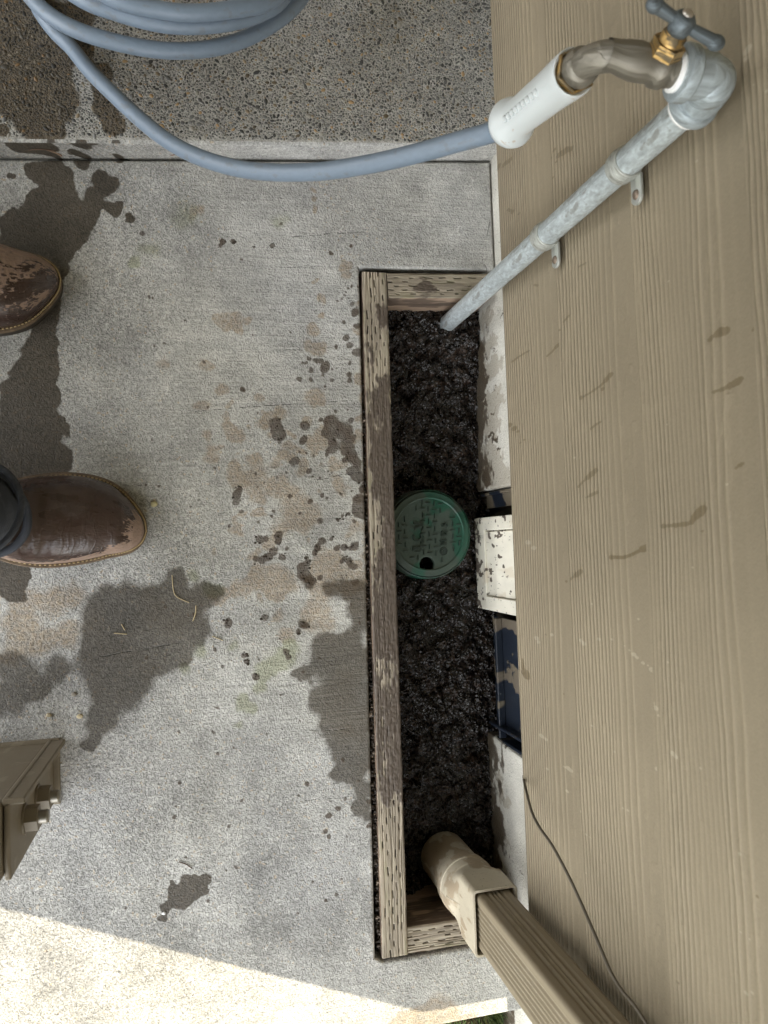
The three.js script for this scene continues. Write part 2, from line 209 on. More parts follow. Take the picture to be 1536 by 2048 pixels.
const aggTex = paint(1024, 1024, (x, y, o) => {
  const X = -0.45 + (x + 0.5) / 1024 * 0.92, Z = -0.95 + (y + 0.5) / 1024 * 0.42, n = fbm(X * 40, Z * 40, 3), g = hash(x, y), g2 = vn(x / 3, y / 4);
  const edge = 0;
  let s = 0.40 * (0.72 + 0.5 * n) * (0.6 + 0.45 * g + 0.35 * g2); o[0] = s; o[1] = s * 0.97; o[2] = s * 0.88;
  const tx = Math.round((X - TX0) / TDX * TW), ty = Math.round((Z - TZ0) / TDZ * TH);
  if (tx >= 0 && tx < TW && ty >= 0 && ty < TH) { const wet = slabStain(X, Z); mixTo(o, o[0] * 0.3, o[1] * 0.25, o[2] * 0.19, wet); }
  o[3] = g * 0.5 + g2 * 0.5 - edge; o[4] = 0.85;
});
{
  const g = new THREE.ExtrudeGeometry(new THREE.Shape([[-3, -ZS(-3)], [FX + 0.03, -ZS(FX + 0.03)], [FX + 0.03, 4], [-3, 4]].map((p) => new THREE.Vector2(...p))), { depth: 0.15, bevelEnabled: true, bevelThickness: 0.006, bevelSize: 0.006, bevelOffset: -0.006, bevelSegments: 4 });
  g.rotateX(-Math.PI / 2); g.translate(0, STEP - 0.156, 0);
  // its smooth front edge takes the plain concrete, the top the aggregate
  const p = g.attributes.position, top = [], side = [];
  for (let i = 0; i < p.count; i += 3) (Math.min(p.getY(i), p.getY(i + 1), p.getY(i + 2)) > STEP - 0.0015 ? top : side).push(i);
  const pick = (list) => { const q = new THREE.BufferGeometry(); for (const k of ['position', 'normal']) { const a = g.attributes[k].array, o = new Float32Array(list.length * 9); list.forEach((i, n) => o.set(a.subarray(i * 3, i * 3 + 9), n * 9)); q.setAttribute(k, new THREE.BufferAttribute(o, 3)); } return q; };
  const root = new THREE.Group(); root.name = named('aggregate_slab'); root.userData.kind = 'structure'; scene.add(root);
  mesh('slab_top', uvBy(pick(top), (x, y, z) => [(x + 0.45) / 0.92, (z + 0.95) / 0.42]), matOf(aggTex, 0.002), root);
  mesh('slab_edge', slabUV(pick(side)), slabMat, root);
  // pebbles
  const N = 26000, peb = (() => { const g = mergeVertices(new THREE.IcosahedronGeometry(1, 1).deleteAttribute('uv').deleteAttribute('normal')), a = g.attributes.position; for (let i = 0; i < a.count; i++) { const f = rr(0.82, 1.12); a.setXYZ(i, a.getX(i) * f, a.getY(i) * f, a.getZ(i) * f); } g.computeVertexNormals(); return g; })(), im = new THREE.InstancedMesh(peb, plain(1, 1, 1, 0.55), N);
  const M = new THREE.Matrix4(), Q = new THREE.Quaternion(), c = new THREE.Color(); let n = 0;
  const cell = new Map(), S = 0.0042;
  for (let tries = 0; tries < 260000 && n < N; tries++) {
    const x = rr(-0.40, 0.452), z = rr(-0.93, ZS(x) - 0.007), r = 0.0011 + 0.0023 * Math.pow(rnd(), 1.6) + (rnd() < 0.015 ? 0.0018 : 0);
    if (z > ZS(x) - 0.014 && rnd() < 0.6) continue;
    let ok = true; const ci = Math.floor(x / S), cj = Math.floor(z / S);
    for (let a = -2; a <= 2 && ok; a++) for (let b = -2; b <= 2 && ok; b++) for (const q of cell.get((ci + a) * 4096 + cj + b) ?? []) if ((q[0] - x) ** 2 + (q[1] - z) ** 2 < (0.93 * (q[2] + r)) ** 2) { ok = false; break; }
    if (!ok) continue;
    const key = ci * 4096 + cj; if (!cell.has(key)) cell.set(key, []); cell.get(key).push([x, z, r]);
    Q.setFromEuler(new THREE.Euler(rr(-0.2, 0.2), rr(0, 6.3), rr(-0.2, 0.2)));
    M.compose(new THREE.Vector3(x, STEP - r * 0.12, z), Q, new THREE.Vector3(r * rr(0.85, 1.5), r * rr(0.35, 0.6), r * rr(0.65, 1.05))); im.setMatrixAt(n, M);
    const k = rnd(), v = 0.04 + 0.16 * Math.pow(rnd(), 1.4); 
    if (k < 0.78) c.setRGB(v, v * 0.98, v * 0.92); else if (k < 0.9) c.setRGB(v * 1.6, v * 1.25, v * 0.8); else if (k < 0.965) c.setRGB(0.30, 0.28, 0.24); else c.setRGB(0.36, 0.24, 0.12);
    const w = slabStain(x, z); c.multiplyScalar(lerp(1, 0.42, w)); if (w > 0.5) { c.b *= 0.72; c.g *= 0.88; }
    im.setColorAt(n, c); n++;
  }
  im.count = n; im.name = 'pebble'; im.userData.kind = 'stuff'; im.userData.label = 'small dark rounded pebbles set flush in the raised slab'; im.castShadow = im.receiveShadow = true; root.add(im);
}
// soil in the joint beside the planting strip
const soilMat = (() => { const t = paint(256, 256, (x, y, o) => { const n = fbm(x / 6, y / 6, 4); o[0] = 0.035 * (0.4 + n * 1.3); o[1] = 0.027 * (0.4 + n * 1.3); o[2] = 0.02 * (0.4 + n * 1.3); o[3] = n; o[4] = 0.75; }, THREE.RepeatWrapping); return matOf(t, 0.004); })();
{
  const g = uvBy(sheet(12, 400, (u, v) => { const z = lerp(-0.42, 0.615, v), x = 0.225 + 0.245 * u; return [u < 0.1 ? 0.222 : x, -0.020 - 0.125 * sstep(0.08, 0.2, u) + 0.006 * fbm(x * 300, z * 300, 2), z]; }), (x, y, z) => [x * 8, z * 8]);
  mesh('bare_soil', g, soilMat, scene).userData.kind = 'structure';
}
// wet mud in the strip: clods heaped over one another
const MUDR = { x0: 0.272, x1: 0.478, z0: -0.372, z1: 0.575 };
let mudHeight;
{
  const nx = 190, nz = 900, Hh = new Float32Array((nx + 1) * (nz + 1)), dx = (MUDR.x1 - MUDR.x0) / nx, dz = (MUDR.z1 - MUDR.z0) / nz;
  const dip = (x, z) => -0.102 - 0.010 * sstep(0.2, 0.5, z) + 0.028 * sstep(-0.24, -0.37, z) + 0.006 * Math.exp(-(((x - 0.40) / 0.05) ** 2 + ((z + 0.34) / 0.05) ** 2)) - 0.016 * Math.exp(-(((z + 0.085) / 0.03) ** 2)) - 0.01 * Math.exp(-(((z - 0.34) / 0.05) ** 2)) - 0.010 * sstep(0.42, 0.46, x);
  for (let j = 0; j <= nz; j++) for (let i = 0; i <= nx; i++) { const x = MUDR.x0 + i * dx, z = MUDR.z0 + j * dz; Hh[j * (nx + 1) + i] = dip(x, z) + 0.022 * (fbm(x * 30, z * 30, 5) - 0.5); }
  for (let k = 0; k < 3400; k++) {
    const x = rr(MUDR.x0, MUDR.x1), z = rr(MUDR.z0, MUDR.z1), r = 0.0024 + 0.0165 * Math.pow(rnd(), 2.6), ax = rr(0.62, 1.5), th = rr(0, 3.14), c = Math.cos(th), s = Math.sin(th), base = dip(x, z) + rr(-0.009, 0.004) - 0.25 * r, ph = rr(0, 99);
    for (let j = Math.max(0, Math.floor((z - r * 1.5 - MUDR.z0) / dz)); j <= Math.min(nz, (z + r * 1.5 - MUDR.z0) / dz); j++) for (let i = Math.max(0, Math.floor((x - r * 1.5 - MUDR.x0) / dx)); i <= Math.min(nx, (x + r * 1.5 - MUDR.x0) / dx); i++) {
      const X = MUDR.x0 + i * dx - x, Z = MUDR.z0 + j * dz - z, a = (X * c + Z * s) / (r * ax), b = (-X * s + Z * c) / (r / ax), q = a * a + b * b + 0.9 * (fbm((X + x) * 330 + ph, (Z + z) * 330, 2) - 0.5);
      if (q < 1) { const h = base + r * 0.95 * Math.sqrt(1 - q); const q2 = j * (nx + 1) + i; if (h > Hh[q2]) Hh[q2] = h; }
    }
  }
  const LID = [0.3540, -0.0081];
  for (let j = 0; j <= nz; j++) for (let i = 0; i <= nx; i++) {
    const x = MUDR.x0 + i * dx, z = MUDR.z0 + j * dz, q = j * (nx + 1) + i; Hh[q] += 0.0024 * (fbm(x * 420, z * 420, 2) - 0.5);
    const d = Math.hypot(x - LID[0], z - LID[1]); if (d < 0.076) Hh[q] = Math.min(Hh[q], lerp(-0.095, -0.080, sstep(0.066, 0.076, d)));
    const e = Math.hypot(x - 0.375, z - 0.515); if (e < 0.075 && z > 0.46) Hh[q] -= 0.02 * sstep(0.075, 0.05, e);
  }
  const g = sheet(nx, nz, (u, v) => { const i = Math.round(u * nx), j = Math.round(v * nz); return [MUDR.x0 + i * dx, Hh[j * (nx + 1) + i], MUDR.z0 + j * dz]; });
  uvBy(g, (x, y, z) => [x * 6, z * 6]);
  mudHeight = (x, z) => Hh[clamp(Math.round((z - MUDR.z0) / dz), 0, nz) * (nx + 1) + clamp(Math.round((x - MUDR.x0) / dx), 0, nx)];
  const t = paint(512, 512, (x, y, o) => { const n = fbm(x / 22, y / 22, 4), m = fbm(x / 5, y / 5, 2), r = sstep(0.56, 0.72, n); o[0] = lerp(0.013, 0.030, r) * (0.6 + 0.8 * m); o[1] = lerp(0.0092, 0.018, r) * (0.6 + 0.8 * m); o[2] = lerp(0.0068, 0.0115, r) * (0.6 + 0.8 * m); o[3] = m; o[4] = 0.09 + 0.36 * n * m * 2; }, THREE.RepeatWrapping);
  const m = mesh('mud', g, matOf(t, 0.0012, { specularIntensity: 1 }), scene); m.userData.kind = 'structure';
}

// ================================================================ HOUSE
const house = thing('house', 'tan lap sided house wall on pale painted foundation with deep roof overhang', 'house');
{
  // lap siding: grain pressed in the boards, dried splashes on them
  const SW = 2048, SH = 1024, U0 = -0.75, DU = 1.5, V0 = 0.1, DV = 0.82;
  const fl = (l) => field(SW, SH, U0, V0, DU, DV, l, true);
  const splash = fl([[-.1619,.5316,.0014,.0022],[-.1621,.5331,.0013,.002],[-.1623,.5346,.0013,.002],[-.1625,.5361,.0013,.002],[-.1627,.5375,.0013,.002],[-.1629,.539,.0029,.0045],[-.1628,.5416,.0026,.004],[-.1627,.5442,.0026,.004],[-.1625,.5468,.0033,.0051],[-.1638,.5443,.0019,.0029],[-.1652,.5418,.0021,.0032],[-.1602,.5301,.0017,.0027,1.4],[-.1565,.5777,.002,.0029],[-.157,.5795,.0018,.0026],[-.1574,.5813,.0018,.0026],[-.1579,.583,.0023,.0034],[-.1551,.5741,.001,.0015],[-.1156,.5312,.0013,.002,1.5],[-.1156,.5326,.0011,.0018],[-.1156,.5341,.0011,.0018],[-.1156,.5355,.0011,.0018],[-.1156,.537,.0011,.0018],[-.1156,.5384,.0011,.0017],[-.1156,.5398,.0017,.0026],[-.1158,.5415,.0015,.0023],[-.1161,.5432,.0015,.0023],[-.1163,.5449,.0015,.0023],[-.1166,.5466,.0015,.0023],[-.1168,.5483,.0025,.0038],[-.1173,.5509,.0022,.0034],[-.1177,.5534,.0022,.0033],[-.1182,.556,.0028,.0043],[-.119,.5579,.0018,.0027],[-.1198,.5598,.002,.003],[-.1527,.3152,.0019,.0039,1.4],[-.1529,.3169,.001,.0021],[-.1531,.3185,.001,.0021],[-.1532,.3202,.001,.0021],[-.1534,.3219,.001,.002],[-.1535,.3236,.001,.002],[-.1537,.3252,.001,.002],[-.1539,.3269,.0011,.0022],[-.1541,.3285,.001,.002],[-.1543,.3302,.001,.002],[-.1546,.3318,.001,.002],[-.1548,.3334,.001,.002],[-.155,.3351,.001,.002],[-.1553,.3367,.001,.002],[-.1555,.3383,.0014,.0027],[-.1559,.34,.0011,.0022],[-.1562,.3417,.0011,.0022],[-.1566,.3434,.0011,.0021],[-.1569,.3451,.0011,.0021],[-.1573,.3468,.0011,.0021],[-.1576,.3484,.0011,.0021],[-.1579,.3501,.0011,.0021],[-.1583,.3518,.0012,.0023],[-.1588,.353,.0011,.0021],[-.1593,.3543,.0011,.0021],[-.1598,.3556,.0011,.0021],[-.1603,.3569,.0011,.0021],[-.1608,.3581,.001,.0021],[-.1614,.3594,.001,.0021],[-.1619,.3606,.0023,.0046],[-.1629,.3629,.002,.0039],[-.1639,.3651,.002,.0039],[-.1649,.3672,.002,.0039],[-.1659,.3694,.0022,.0043],[-.1539,.3546,.0018,.0036],[-.2214,.2214,.0012,.0028],[-.2217,.2231,.0011,.0025],[-.222,.2249,.0011,.0025],[-.2223,.2266,.0011,.0025],[-.2227,.2283,.0011,.0025],[-.223,.23,.0011,.0025],[-.2233,.2316,.0012,.0028],[-.2238,.2331,.0011,.0025],[-.2243,.2346,.0011,.0025],[-.2249,.236,.0011,.0025],[-.2254,.2375,.0011,.0025],[-.2259,.239,.0011,.0025],[-.2264,.2404,.0011,.0024],[-.2269,.2418,.002,.0046],[-.2275,.2447,.0018,.0041],[-.228,.2475,.0018,.0041],[-.2285,.2503,.0018,.0041],[-.229,.253,.002,.0045],[-.2477,.2877,.0011,.0025],[-.2481,.289,.001,.0022],[-.2484,.2903,.001,.0022],[-.2488,.2916,.001,.0022],[-.2491,.2928,.001,.0022],[-.2495,.2941,.001,.0022],[-.2499,.2954,.001,.0022],[-.2502,.2967,.001,.0022],[-.2506,.298,.0014,.0029],[-.2404,.278,.0013,.0028],[-.2369,.1347,.0013,.0034],[-.2371,.1367,.0011,.0027],[-.2373,.1387,.0011,.0027],[-.2375,.1406,.0011,.0027],[-.2377,.1426,.0011,.0026],[-.2379,.1445,.0011,.0026],[-.2382,.1465,.0011,.0026],[-.2384,.1484,.001,.0024],[-.2385,.1503,.0011,.0026],[-.2386,.1523,.0011,.0026],[-.2387,.1542,.001,.0026],[-.2388,.1561,.001,.0026],[-.2389,.158,.001,.0026],[-.2391,.1599,.001,.0026],[-.2392,.1617,.0013,.0032],[-.2392,.1638,.0011,.0026],[-.2392,.1658,.0011,.0026],[-.2392,.1678,.001,.0025],[-.2392,.1698,.001,.0025],[-.2392,.1718,.001,.0025],[-.2392,.1738,.001,.0025],[-.2392,.1758,.001,.0025],[-.2392,.1778,.0012,.0028],[-.1152,.3312,.0011,.0022],[-.1157,.3325,.001,.002],[-.1161,.3338,.001,.002],[-.1165,.3352,.001,.002],[-.117,.3365,.001,.002],[-.1174,.3378,.001,.002],[-.1178,.3391,.001,.002],[-.1182,.3404,.0014,.0028],[-.1185,.342,.001,.002],[-.1188,.3435,.001,.0019],[-.1191,.3451,.001,.0019],[-.1194,.3466,.001,.0019],[-.1197,.3482,.0011,.0021],[-.0538,.3022,.0012,.0026],[-.0545,.3035,.001,.0021],[-.0551,.3047,.001,.0021],[-.0558,.306,.001,.0021],[-.0565,.3072,.001,.0021],[-.0571,.3085,.001,.0021],[-.0578,.3097,.0011,.0023],[-.0584,.3111,.001,.0021],[-.059,.3125,.001,.0021],[-.0596,.3139,.001,.0021],[-.0602,.3153,.001,.0021],[-.0608,.3166,.001,.0021],[-.0614,.318,.001,.0021],[-.062,.3194,.0022,.0046],[-.0629,.3218,.002,.0041],[-.0638,.3241,.002,.0041],[-.0647,.3265,.002,.004],[-.0656,.3288,.0027,.0056],[-.0667,.3312,.002,.004],[-.0677,.3335,.002,.004],[-.0688,.3358,.0022,.0044],[-.0404,.3162,.001,.0021],[-.0408,.3178,.0009,.0018],[-.0411,.3193,.0009,.0018],[-.0415,.3209,.0009,.0018],[-.0419,.3225,.0009,.0018],[-.0422,.324,.0009,.0018],[-.0426,.3255,.0017,.0034],[-.0431,.3281,.0015,.003],[-.0436,.3307,.0015,.003],[-.0441,.3332,.0015,.003],[-.0446,.3358,.0016,.0033],[-.3145,.2072,.001,.0023],[-.3156,.2051,.001,.0023],[-.3166,.2029,.001,.0024],[-.3177,.2007,.001,.0024],[-.3187,.1985,.001,.0024],[-.2988,.3231,.0009,.0018],[-.2987,.3246,.0009,.0018],[-.2986,.326,.0009,.0018],[-.2985,.3275,.0009,.0018],[-.2984,.3289,.0009,.0018],[-.2983,.3304,.0009,.0018],[-.2982,.3318,.0009,.0018],[-.2981,.3333,.0009,.0018],[-.298,.3347,.0009,.0018],[-.0045,.4619,.0019,.0032,1.4],[-.0046,.4641,.0014,.0024],[-.0047,.4662,.0014,.0024],[-.0048,.4683,.0016,.0027],[-.0049,.4706,.0014,.0024],[-.0049,.473,.0014,.0024],[-.005,.4753,.0014,.0024],[-.005,.4776,.002,.0034],[-.0051,.4802,.0018,.003],[-.0052,.4828,.0018,.003],[-.0053,.4854,.0018,.003],[-.0054,.4879,.0018,.0029],[-.0055,.4905,.002,.0032],[-.0059,.493,.0016,.0026],[-.0063,.4954,.0016,.0026],[-.0067,.4979,.0018,.0029],[-.0077,.4989,.0016,.0026],[-.0088,.4999,.0016,.0026],[-.0099,.5009,.0016,.0026],[-.011,.5019,.0026,.0043],[-.0122,.5039,.0024,.0038],[-.0134,.5059,.0024,.0038],[-.0147,.5079,.0035,.0056],[-.0163,.5101,.0027,.0044],[-.018,.5123,.003,.0049],[.0257,.3561,.0021,.0042,1.4],[.0256,.3589,.0017,.0034],[.0256,.3616,.0017,.0033],[.0256,.3644,.0019,.0037],[.0255,.367,.0016,.0031],[.0255,.3696,.0016,.0031],[.0255,.3723,.0016,.0031],[.0254,.3749,.0016,.003],[.0254,.3774,.0018,.0034],[.0249,.38,.0014,.0027],[.0243,.3825,.0014,.0026],[.0238,.3849,.0014,.0026],[.0232,.3874,.0015,.0029],[.0226,.3894,.0014,.0026],[.022,.3914,.0014,.0026],[.0214,.3933,.0014,.0026],[.0207,.3953,.0014,.0026],[.0201,.3972,.0015,.0028],[.0195,.3992,.0014,.0025],[.0189,.4011,.0014,.0025],[.0183,.403,.0014,.0025],[.0177,.4049,.0014,.0025],[.017,.4068,.003,.0055],[.0162,.4099,.0027,.0049],[.0154,.4131,.0027,.0049],[.0146,.4161,.003,.0054],[.0139,.418,.0018,.0032],[.0132,.4198,.0018,.0032],[.0126,.4217,.002,.0035],[.0012,.5101,.001,.0017],[.0554,.271,.0009,.002],[.0547,.2723,.0009,.002],[.0541,.2736,.0009,.002],[.0534,.275,.0009,.002],[.0528,.2763,.0009,.002],[.0522,.2776,.0009,.002],[.0516,.2789,.0009,.002],[.0509,.2802,.0009,.002],[.0503,.2814,.0012,.0025],[.0497,.2829,.001,.0022],[.049,.2844,.001,.0022],[.0484,.2859,.001,.0022],[.0478,.2874,.001,.0022],[.0471,.2889,.001,.0022],[.0465,.2903,.0025,.0053],[.0451,.2933,.0021,.0043],[.0437,.2962,.0021,.0043],[.0423,.2991,.0023,.0047],[.056,.2412,.0012,.0027],[-.1268,.1565,.0013,.0032],[-.1242,.1464,.0011,.0026],[-.0491,.5505,.0008,.0012],[-.0495,.5513,.0007,.0011],[-.0498,.552,.0007,.0011],[-.0501,.5528,.0007,.0011],[-.0505,.5536,.0007,.0011],[-.0508,.5544,.0016,.0025],[-.0512,.5554,.0011,.0017],[-.0517,.5565,.0011,.0016],[-.0521,.5575,.0012,.0018],[-.3643,.4285,.0005,.0009],[-.453,.2845,.0017,.0038],[-.4423,.2939,.0028,.0061],[-.4414,.298,.0025,.0055],[-.4405,.3022,.0025,.0054],[-.4396,.3063,.0034,.0072],[-.4383,.3103,.002,.0043],[-.437,.3143,.002,.0042],[-.4358,.3182,.0022,.0046],[-.4471,.2746,.0017,.0038],[-.4374,.2869,.0011,.0025],[-.4348,.1524,.002,.0049],[-.4363,.1503,.0012,.0029],[-.4378,.1481,.0012,.003],[-.4393,.146,.0012,.003],[-.4408,.1438,.0012,.003],[-.4423,.1417,.0012,.003],[-.4438,.1395,.0013,.0033],[-.4247,.1681,.0013,.0032],[-.4227,.2789,.0012,.0025],[.1828,.134,.0041,.0099,1.6],[.187,.1368,.0034,.0082,1.6],[.1859,.1358,.0015,.0037],[.1848,.1349,.0015,.0037],[.1837,.1339,.0015,.0037],[.1826,.1329,.0015,.0037],[.1814,.132,.0015,.0037],[.1803,.131,.0015,.0037],[.1792,.13,.0015,.0037],[.1781,.129,.0015,.0038],[.177,.1281,.0017,.0042],[.1759,.128,.0012,.003],[.1747,.128,.0012,.003],[.1736,.1279,.0012,.003],[.1725,.1279,.0012,.003],[.1713,.1278,.0012,.003],[.1702,.1278,.0012,.003],[.1691,.1277,.0012,.003],[.168,.1277,.0012,.003],[.1668,.1276,.0012,.003],[.1657,.1276,.0014,.0033],[-.1527,.1188,.0027,.0069,1.6],[-.1459,.1319,.0027,.0067,1.6],[-.1404,.1414,.0016,.004,1.6],[.1255,.1894,.001,.0024,1.4],[.086,.2668,.0009,.002,1.4],[.2087,.2601,.001,.0021,1.5],[.1691,.255,.0008,.0018],[.1928,.225,.0009,.0019],[.2939,.5491,.001,.0015,1.3],[.4174,.4516,.0011,.0019,1.3],[.4663,.271,.0009,.002,1.4],[-.5089,.1342,.0027,.0068],[-.5081,.1385,.0024,.006],[-.5074,.1429,.0024,.006],[-.5066,.1472,.0024,.0059],[-.5059,.1514,.0026,.0066],[-.5139,.1166,.0034,.0087,1.2]]);
  const chalk = fl([[.121,.2928,.0017,.0036],[.1238,.2985,.0023,.0047],[.1154,.3276,.0017,.0033],[.1128,.3503,.0011,.0021],[.1171,.3712,.0008,.0016],[.1203,.3788,.001,.002],[.1236,.3852,.0021,.0039],[.126,.3898,.0015,.0029],[.1303,.3987,.0015,.0028],[.1349,.411,.0025,.0045],[.1381,.4161,.002,.0036],[.1317,.4059,.001,.0018],[.1642,.4353,.0019,.0034],[.1682,.4391,.0024,.0042],[.1745,.4427,.0012,.0021],[.2811,.2272,.0025,.0055],[.2821,.2324,.0025,.0054],[.2821,.219,.0012,.0028],[.296,.1796,.0016,.0038],[.31,.223,.0019,.0041],[.2053,.46,.0023,.004],[.2075,.4637,.0019,.0031],[.2306,.4125,.002,.0036],[.2089,.4938,.0011,.0017],[.2877,.3559,.0011,.0021],[.2872,.3639,.0013,.0024],[.3189,.2765,.0012,.0025],[.3416,.2862,.0012,.0024],[.3419,.2931,.0009,.0019],[.1239,.204,.0019,.0043],[.1325,.1661,.0026,.0062],[.1372,.1702,.002,.0046],[.2575,.1686,.0026,.0062],[.2589,.1789,.0019,.0045],[.0089,.1553,.004,.0096,.6],[.0155,.1703,.0039,.0093,.6],[.2668,.533,.0013,.0019],[.3791,.5322,.0017,.0026],[.3752,.5386,.0013,.0019],[.3316,.5298,.0008,.0013],[.3325,.5389,.0008,.0013],[.0329,.4968,.0009,.0014],[.087,.3951,.001,.0019],[.0778,.3177,.0011,.0023],[-.366,.6049,.0023,.0032],[-.3676,.6067,.0026,.0037],[-.3614,.604,.0019,.0027],[-.3252,.6207,.0011,.0015],[-.3374,.6098,.0007,.001],[-.3166,.5256,.0013,.002],[.2139,.3073,.0011,.0023],[.1216,.4592,.0008,.0014],[.1283,.4196,.0009,.0016],[.1691,.4221,.001,.0018],[.2319,.3457,.0011,.0021],[.3864,.282,.0009,.0018],[-.0367,.54,.0013,.0019,.8],[-.2271,.4847,.0009,.0015],[-.0975,.4737,.0007,.0012],[-.0875,.297,.0011,.0024]]);
  const t = paint(SW, SH, (x, y, o) => {
    const Z = U0 + (x + 0.5) / SW * DU, Hh = V0 + (y + 0.5) / SH * DV, k = Math.floor((Hh - LAP0) / LAP), f = (Hh - LAP0) / LAP - k, i = y * SW + x;
    // growth rings cut lengthways: even fine ribs on part of the board, wide wavy ones on the rest
    const wav = (fbm(Z * 3.1 + k * 31, f * 2.2, 3) - 0.5), bow = 0.05 * (vn(Z * 1.1 + k * 9, 3.3) - 0.5);
    const q = f + wav * 0.09 + bow + 0.006 * vn(Z * 46, f * 30 + k);
    const gap = (a, w) => Math.exp(-(((q - a) / w) ** 2)), br = 0.45 + 0.75 * vn(Z * 9, k * 3.7 + 1);
    const fine = sstep(0.56, 0.48, q) * (0.35 + 0.65 * sstep(0.25, 0.6, vn(q * 7 + k * 5, Z * 0.8 + k))), ribA = 0.5 + 0.5 * Math.sin(q * 2 * Math.PI * (26 + 3 * hash(k, 2)));
    const ribB = br * (gap(0.545, 0.011) + 0.9 * gap(0.60 + 0.012 * vn(Z * 5, k), 0.012) + 0.8 * gap(0.665 + 0.02 * vn(Z * 4 + 7, k), 0.013)) + 0.35 * vn(Z * 3, 4 + k) * (gap(0.76 + 0.03 * wav, 0.014) + gap(0.86, 0.012)) + 0.3 * gap(0.93, 0.02);
    const nib = sstep(0.62, 0.8, vn(Z * 85, f * 46 + k * 5)) * sstep(0.45, 0.7, vn(Z * 6, f * 9 + k));
    const rel = ribB * 0.7 + Math.pow(ribA, 1.8) * 0.72 * fine + 0.16 * nib + 0.08 * vn(Z * 700, Hh * 900);
    const n = fbm(Z * 7, Hh * 9, 4), g = vn(x / 2, y / 2);
    const m = 0.95 + 0.07 * (hash(k + 4, 9) - 0.5) + 0.26 * (n - 0.5) + 0.07 * (g - 0.5) + 0.34 * (rel - 0.25);
    o[0] = 0.262 * m; o[1] = 0.218 * m; o[2] = 0.150 * m;
    const w = (fbm(Z * 160, Hh * 160, 3) - 0.5);
    const sp = sstep(0.62, 0.95, splash[i] + w * 0.5 * Math.min(1, splash[i])), ch = sstep(0.7, 1.3, chalk[i] + w * 1.5 * Math.min(1, chalk[i]));
    if (sp) mixTo(o, 0.105, 0.075, 0.035, 0.6 * sp); if (ch) mixTo(o, 0.40, 0.35, 0.26, 0.6 * ch);
    o[3] = 0.15 + 0.8 * rel; o[4] = 0.56 + 0.12 * n - 0.15 * sp;
  });
  const sid = matOf(t, 0.0026, { specularIntensity: 0.5 });
  const one = new RoundedBoxGeometry(0.0085, LAP + 0.02, 7.2, 2, 0.0018);
  for (let k = 0; k < 16; k++) {
    const h0 = LAP0 + k * LAP, g = one.clone(); g.translate(0, (LAP + 0.02) / 2, 0); g.rotateZ(-Math.atan(0.0085 / LAP)); g.translate(SX + 0.0043, h0, 0);
    uvBy(g, (x, y, z) => [(z - U0) / DU, (clamp(y, h0 - 0.001, h0 + LAP + 0.003) - V0) / DV]); mesh('siding_board', g, sid, house);
  }
  mesh('wall_sheathing', box(0.10, 2.6, 7.2, 0.487, 1.42, 0), plain(0.2, 0.17, 0.12, 0.8), house);
  // foundation with the vent opening
  const OZ0 = -0.076, OZ1 = 0.333;
  const FW = 2048, FH = 512, fU = -0.75, fDU = 1.5, fV = -0.16, fDV = 0.34;
  const mudOn = field(FW, FH, fU, fV, fDU, fDV, [[-.323,-.1077,.0082,.0234],[-.3013,-.1054,.0115,.0326],[-.2796,-.1031,.0131,.0371],[-.309,-.0856,.0097,.0271],[-.2906,-.0785,.0081,.0224],[-.2689,-.0741,.0064,.0177],[-.2555,-.0688,.0072,.0198],[-.2494,-.0995,.0123,.0346],[-.2302,-.1088,.0116,.0327],[-.2042,-.1047,.0099,.0278],[-.234,-.0849,.0073,.0203],[-.2161,-.0778,.0065,.0178],[-.1812,-.1192,.01,.0284],[-.1866,-.0996,.0074,.0207],[-.1478,-.1231,.01,.0286],[-.1297,-.1132,.0083,.0235],[-.1062,-.1327,.0101,.029],[-.0886,-.1251,.0067,.0191],[-.1617,-.042,.0039,.0105],[-.1586,-.0318,.0039,.0103],[-.1594,-.0487,.004,.0106],[-.1407,-.0212,.0039,.0102],[-.1352,-.0218,.0031,.0081],[-.3355,-.0465,.0024,.0064,1.2],[-.2102,-.1404,.0102,.0294],[-.1671,-.1405,.0102,.0293],[-.1257,-.1553,.0086,.025],[-.2917,-.0171,.0019,.0051],[-.2854,-.0075,.0015,.004],[.4755,-.1171,.0051,.0139],[.4866,-.1138,.0042,.0115],[.4625,-.1268,.0068,.0188],[.4391,-.1311,.0086,.0237],[.5206,-.1288,.0068,.0189],[.4803,-.0892,.0041,.0111],[.4721,-.0841,.0033,.0088],[.4049,-.1272,.0068,.0189],[.3667,-.1391,.0069,.0192],[-.0934,-.0826,.0033,.0089],[-.2392,.0077,.0011,.0029],[-.3303,.0136,.0015,.0039],[-.2108,-.0054,.0012,.0032],[-.2301,-.0239,.0015,.0041],[-.2679,.0168,.0012,.0031],[-.2009,-.0377,.0023,.0063],[-.1887,-.0607,.0032,.0087],[.5074,-.0046,.0023,.0058]], true);
  const film = field(FW, FH, fU, fV, fDU, fDV, [[-.3075,-.0474,.0157,.0426],[-.2656,-.0412,.0172,.0463],[-.2165,-.0359,.0187,.0501],[-.1774,-.0403,.0173,.0462],[-.1223,-.0464,.019,.0508],[-.0937,-.0389,.0204,.0543],[-.0802,-.0196,.0155,.0405],[-.0939,.0019,.0106,.0274],[-.1407,-.0661,.0144,.0393],[-.0944,-.0939,.0148,.041],[.4616,-.1001,.0084,.0226],[.3886,-.0707,.0082,.0216],[.4145,-.0529,.0097,.0252],[.4792,-.0599,.0097,.0255,.7],[-.3498,-.0537,.0142,.0388]], true);
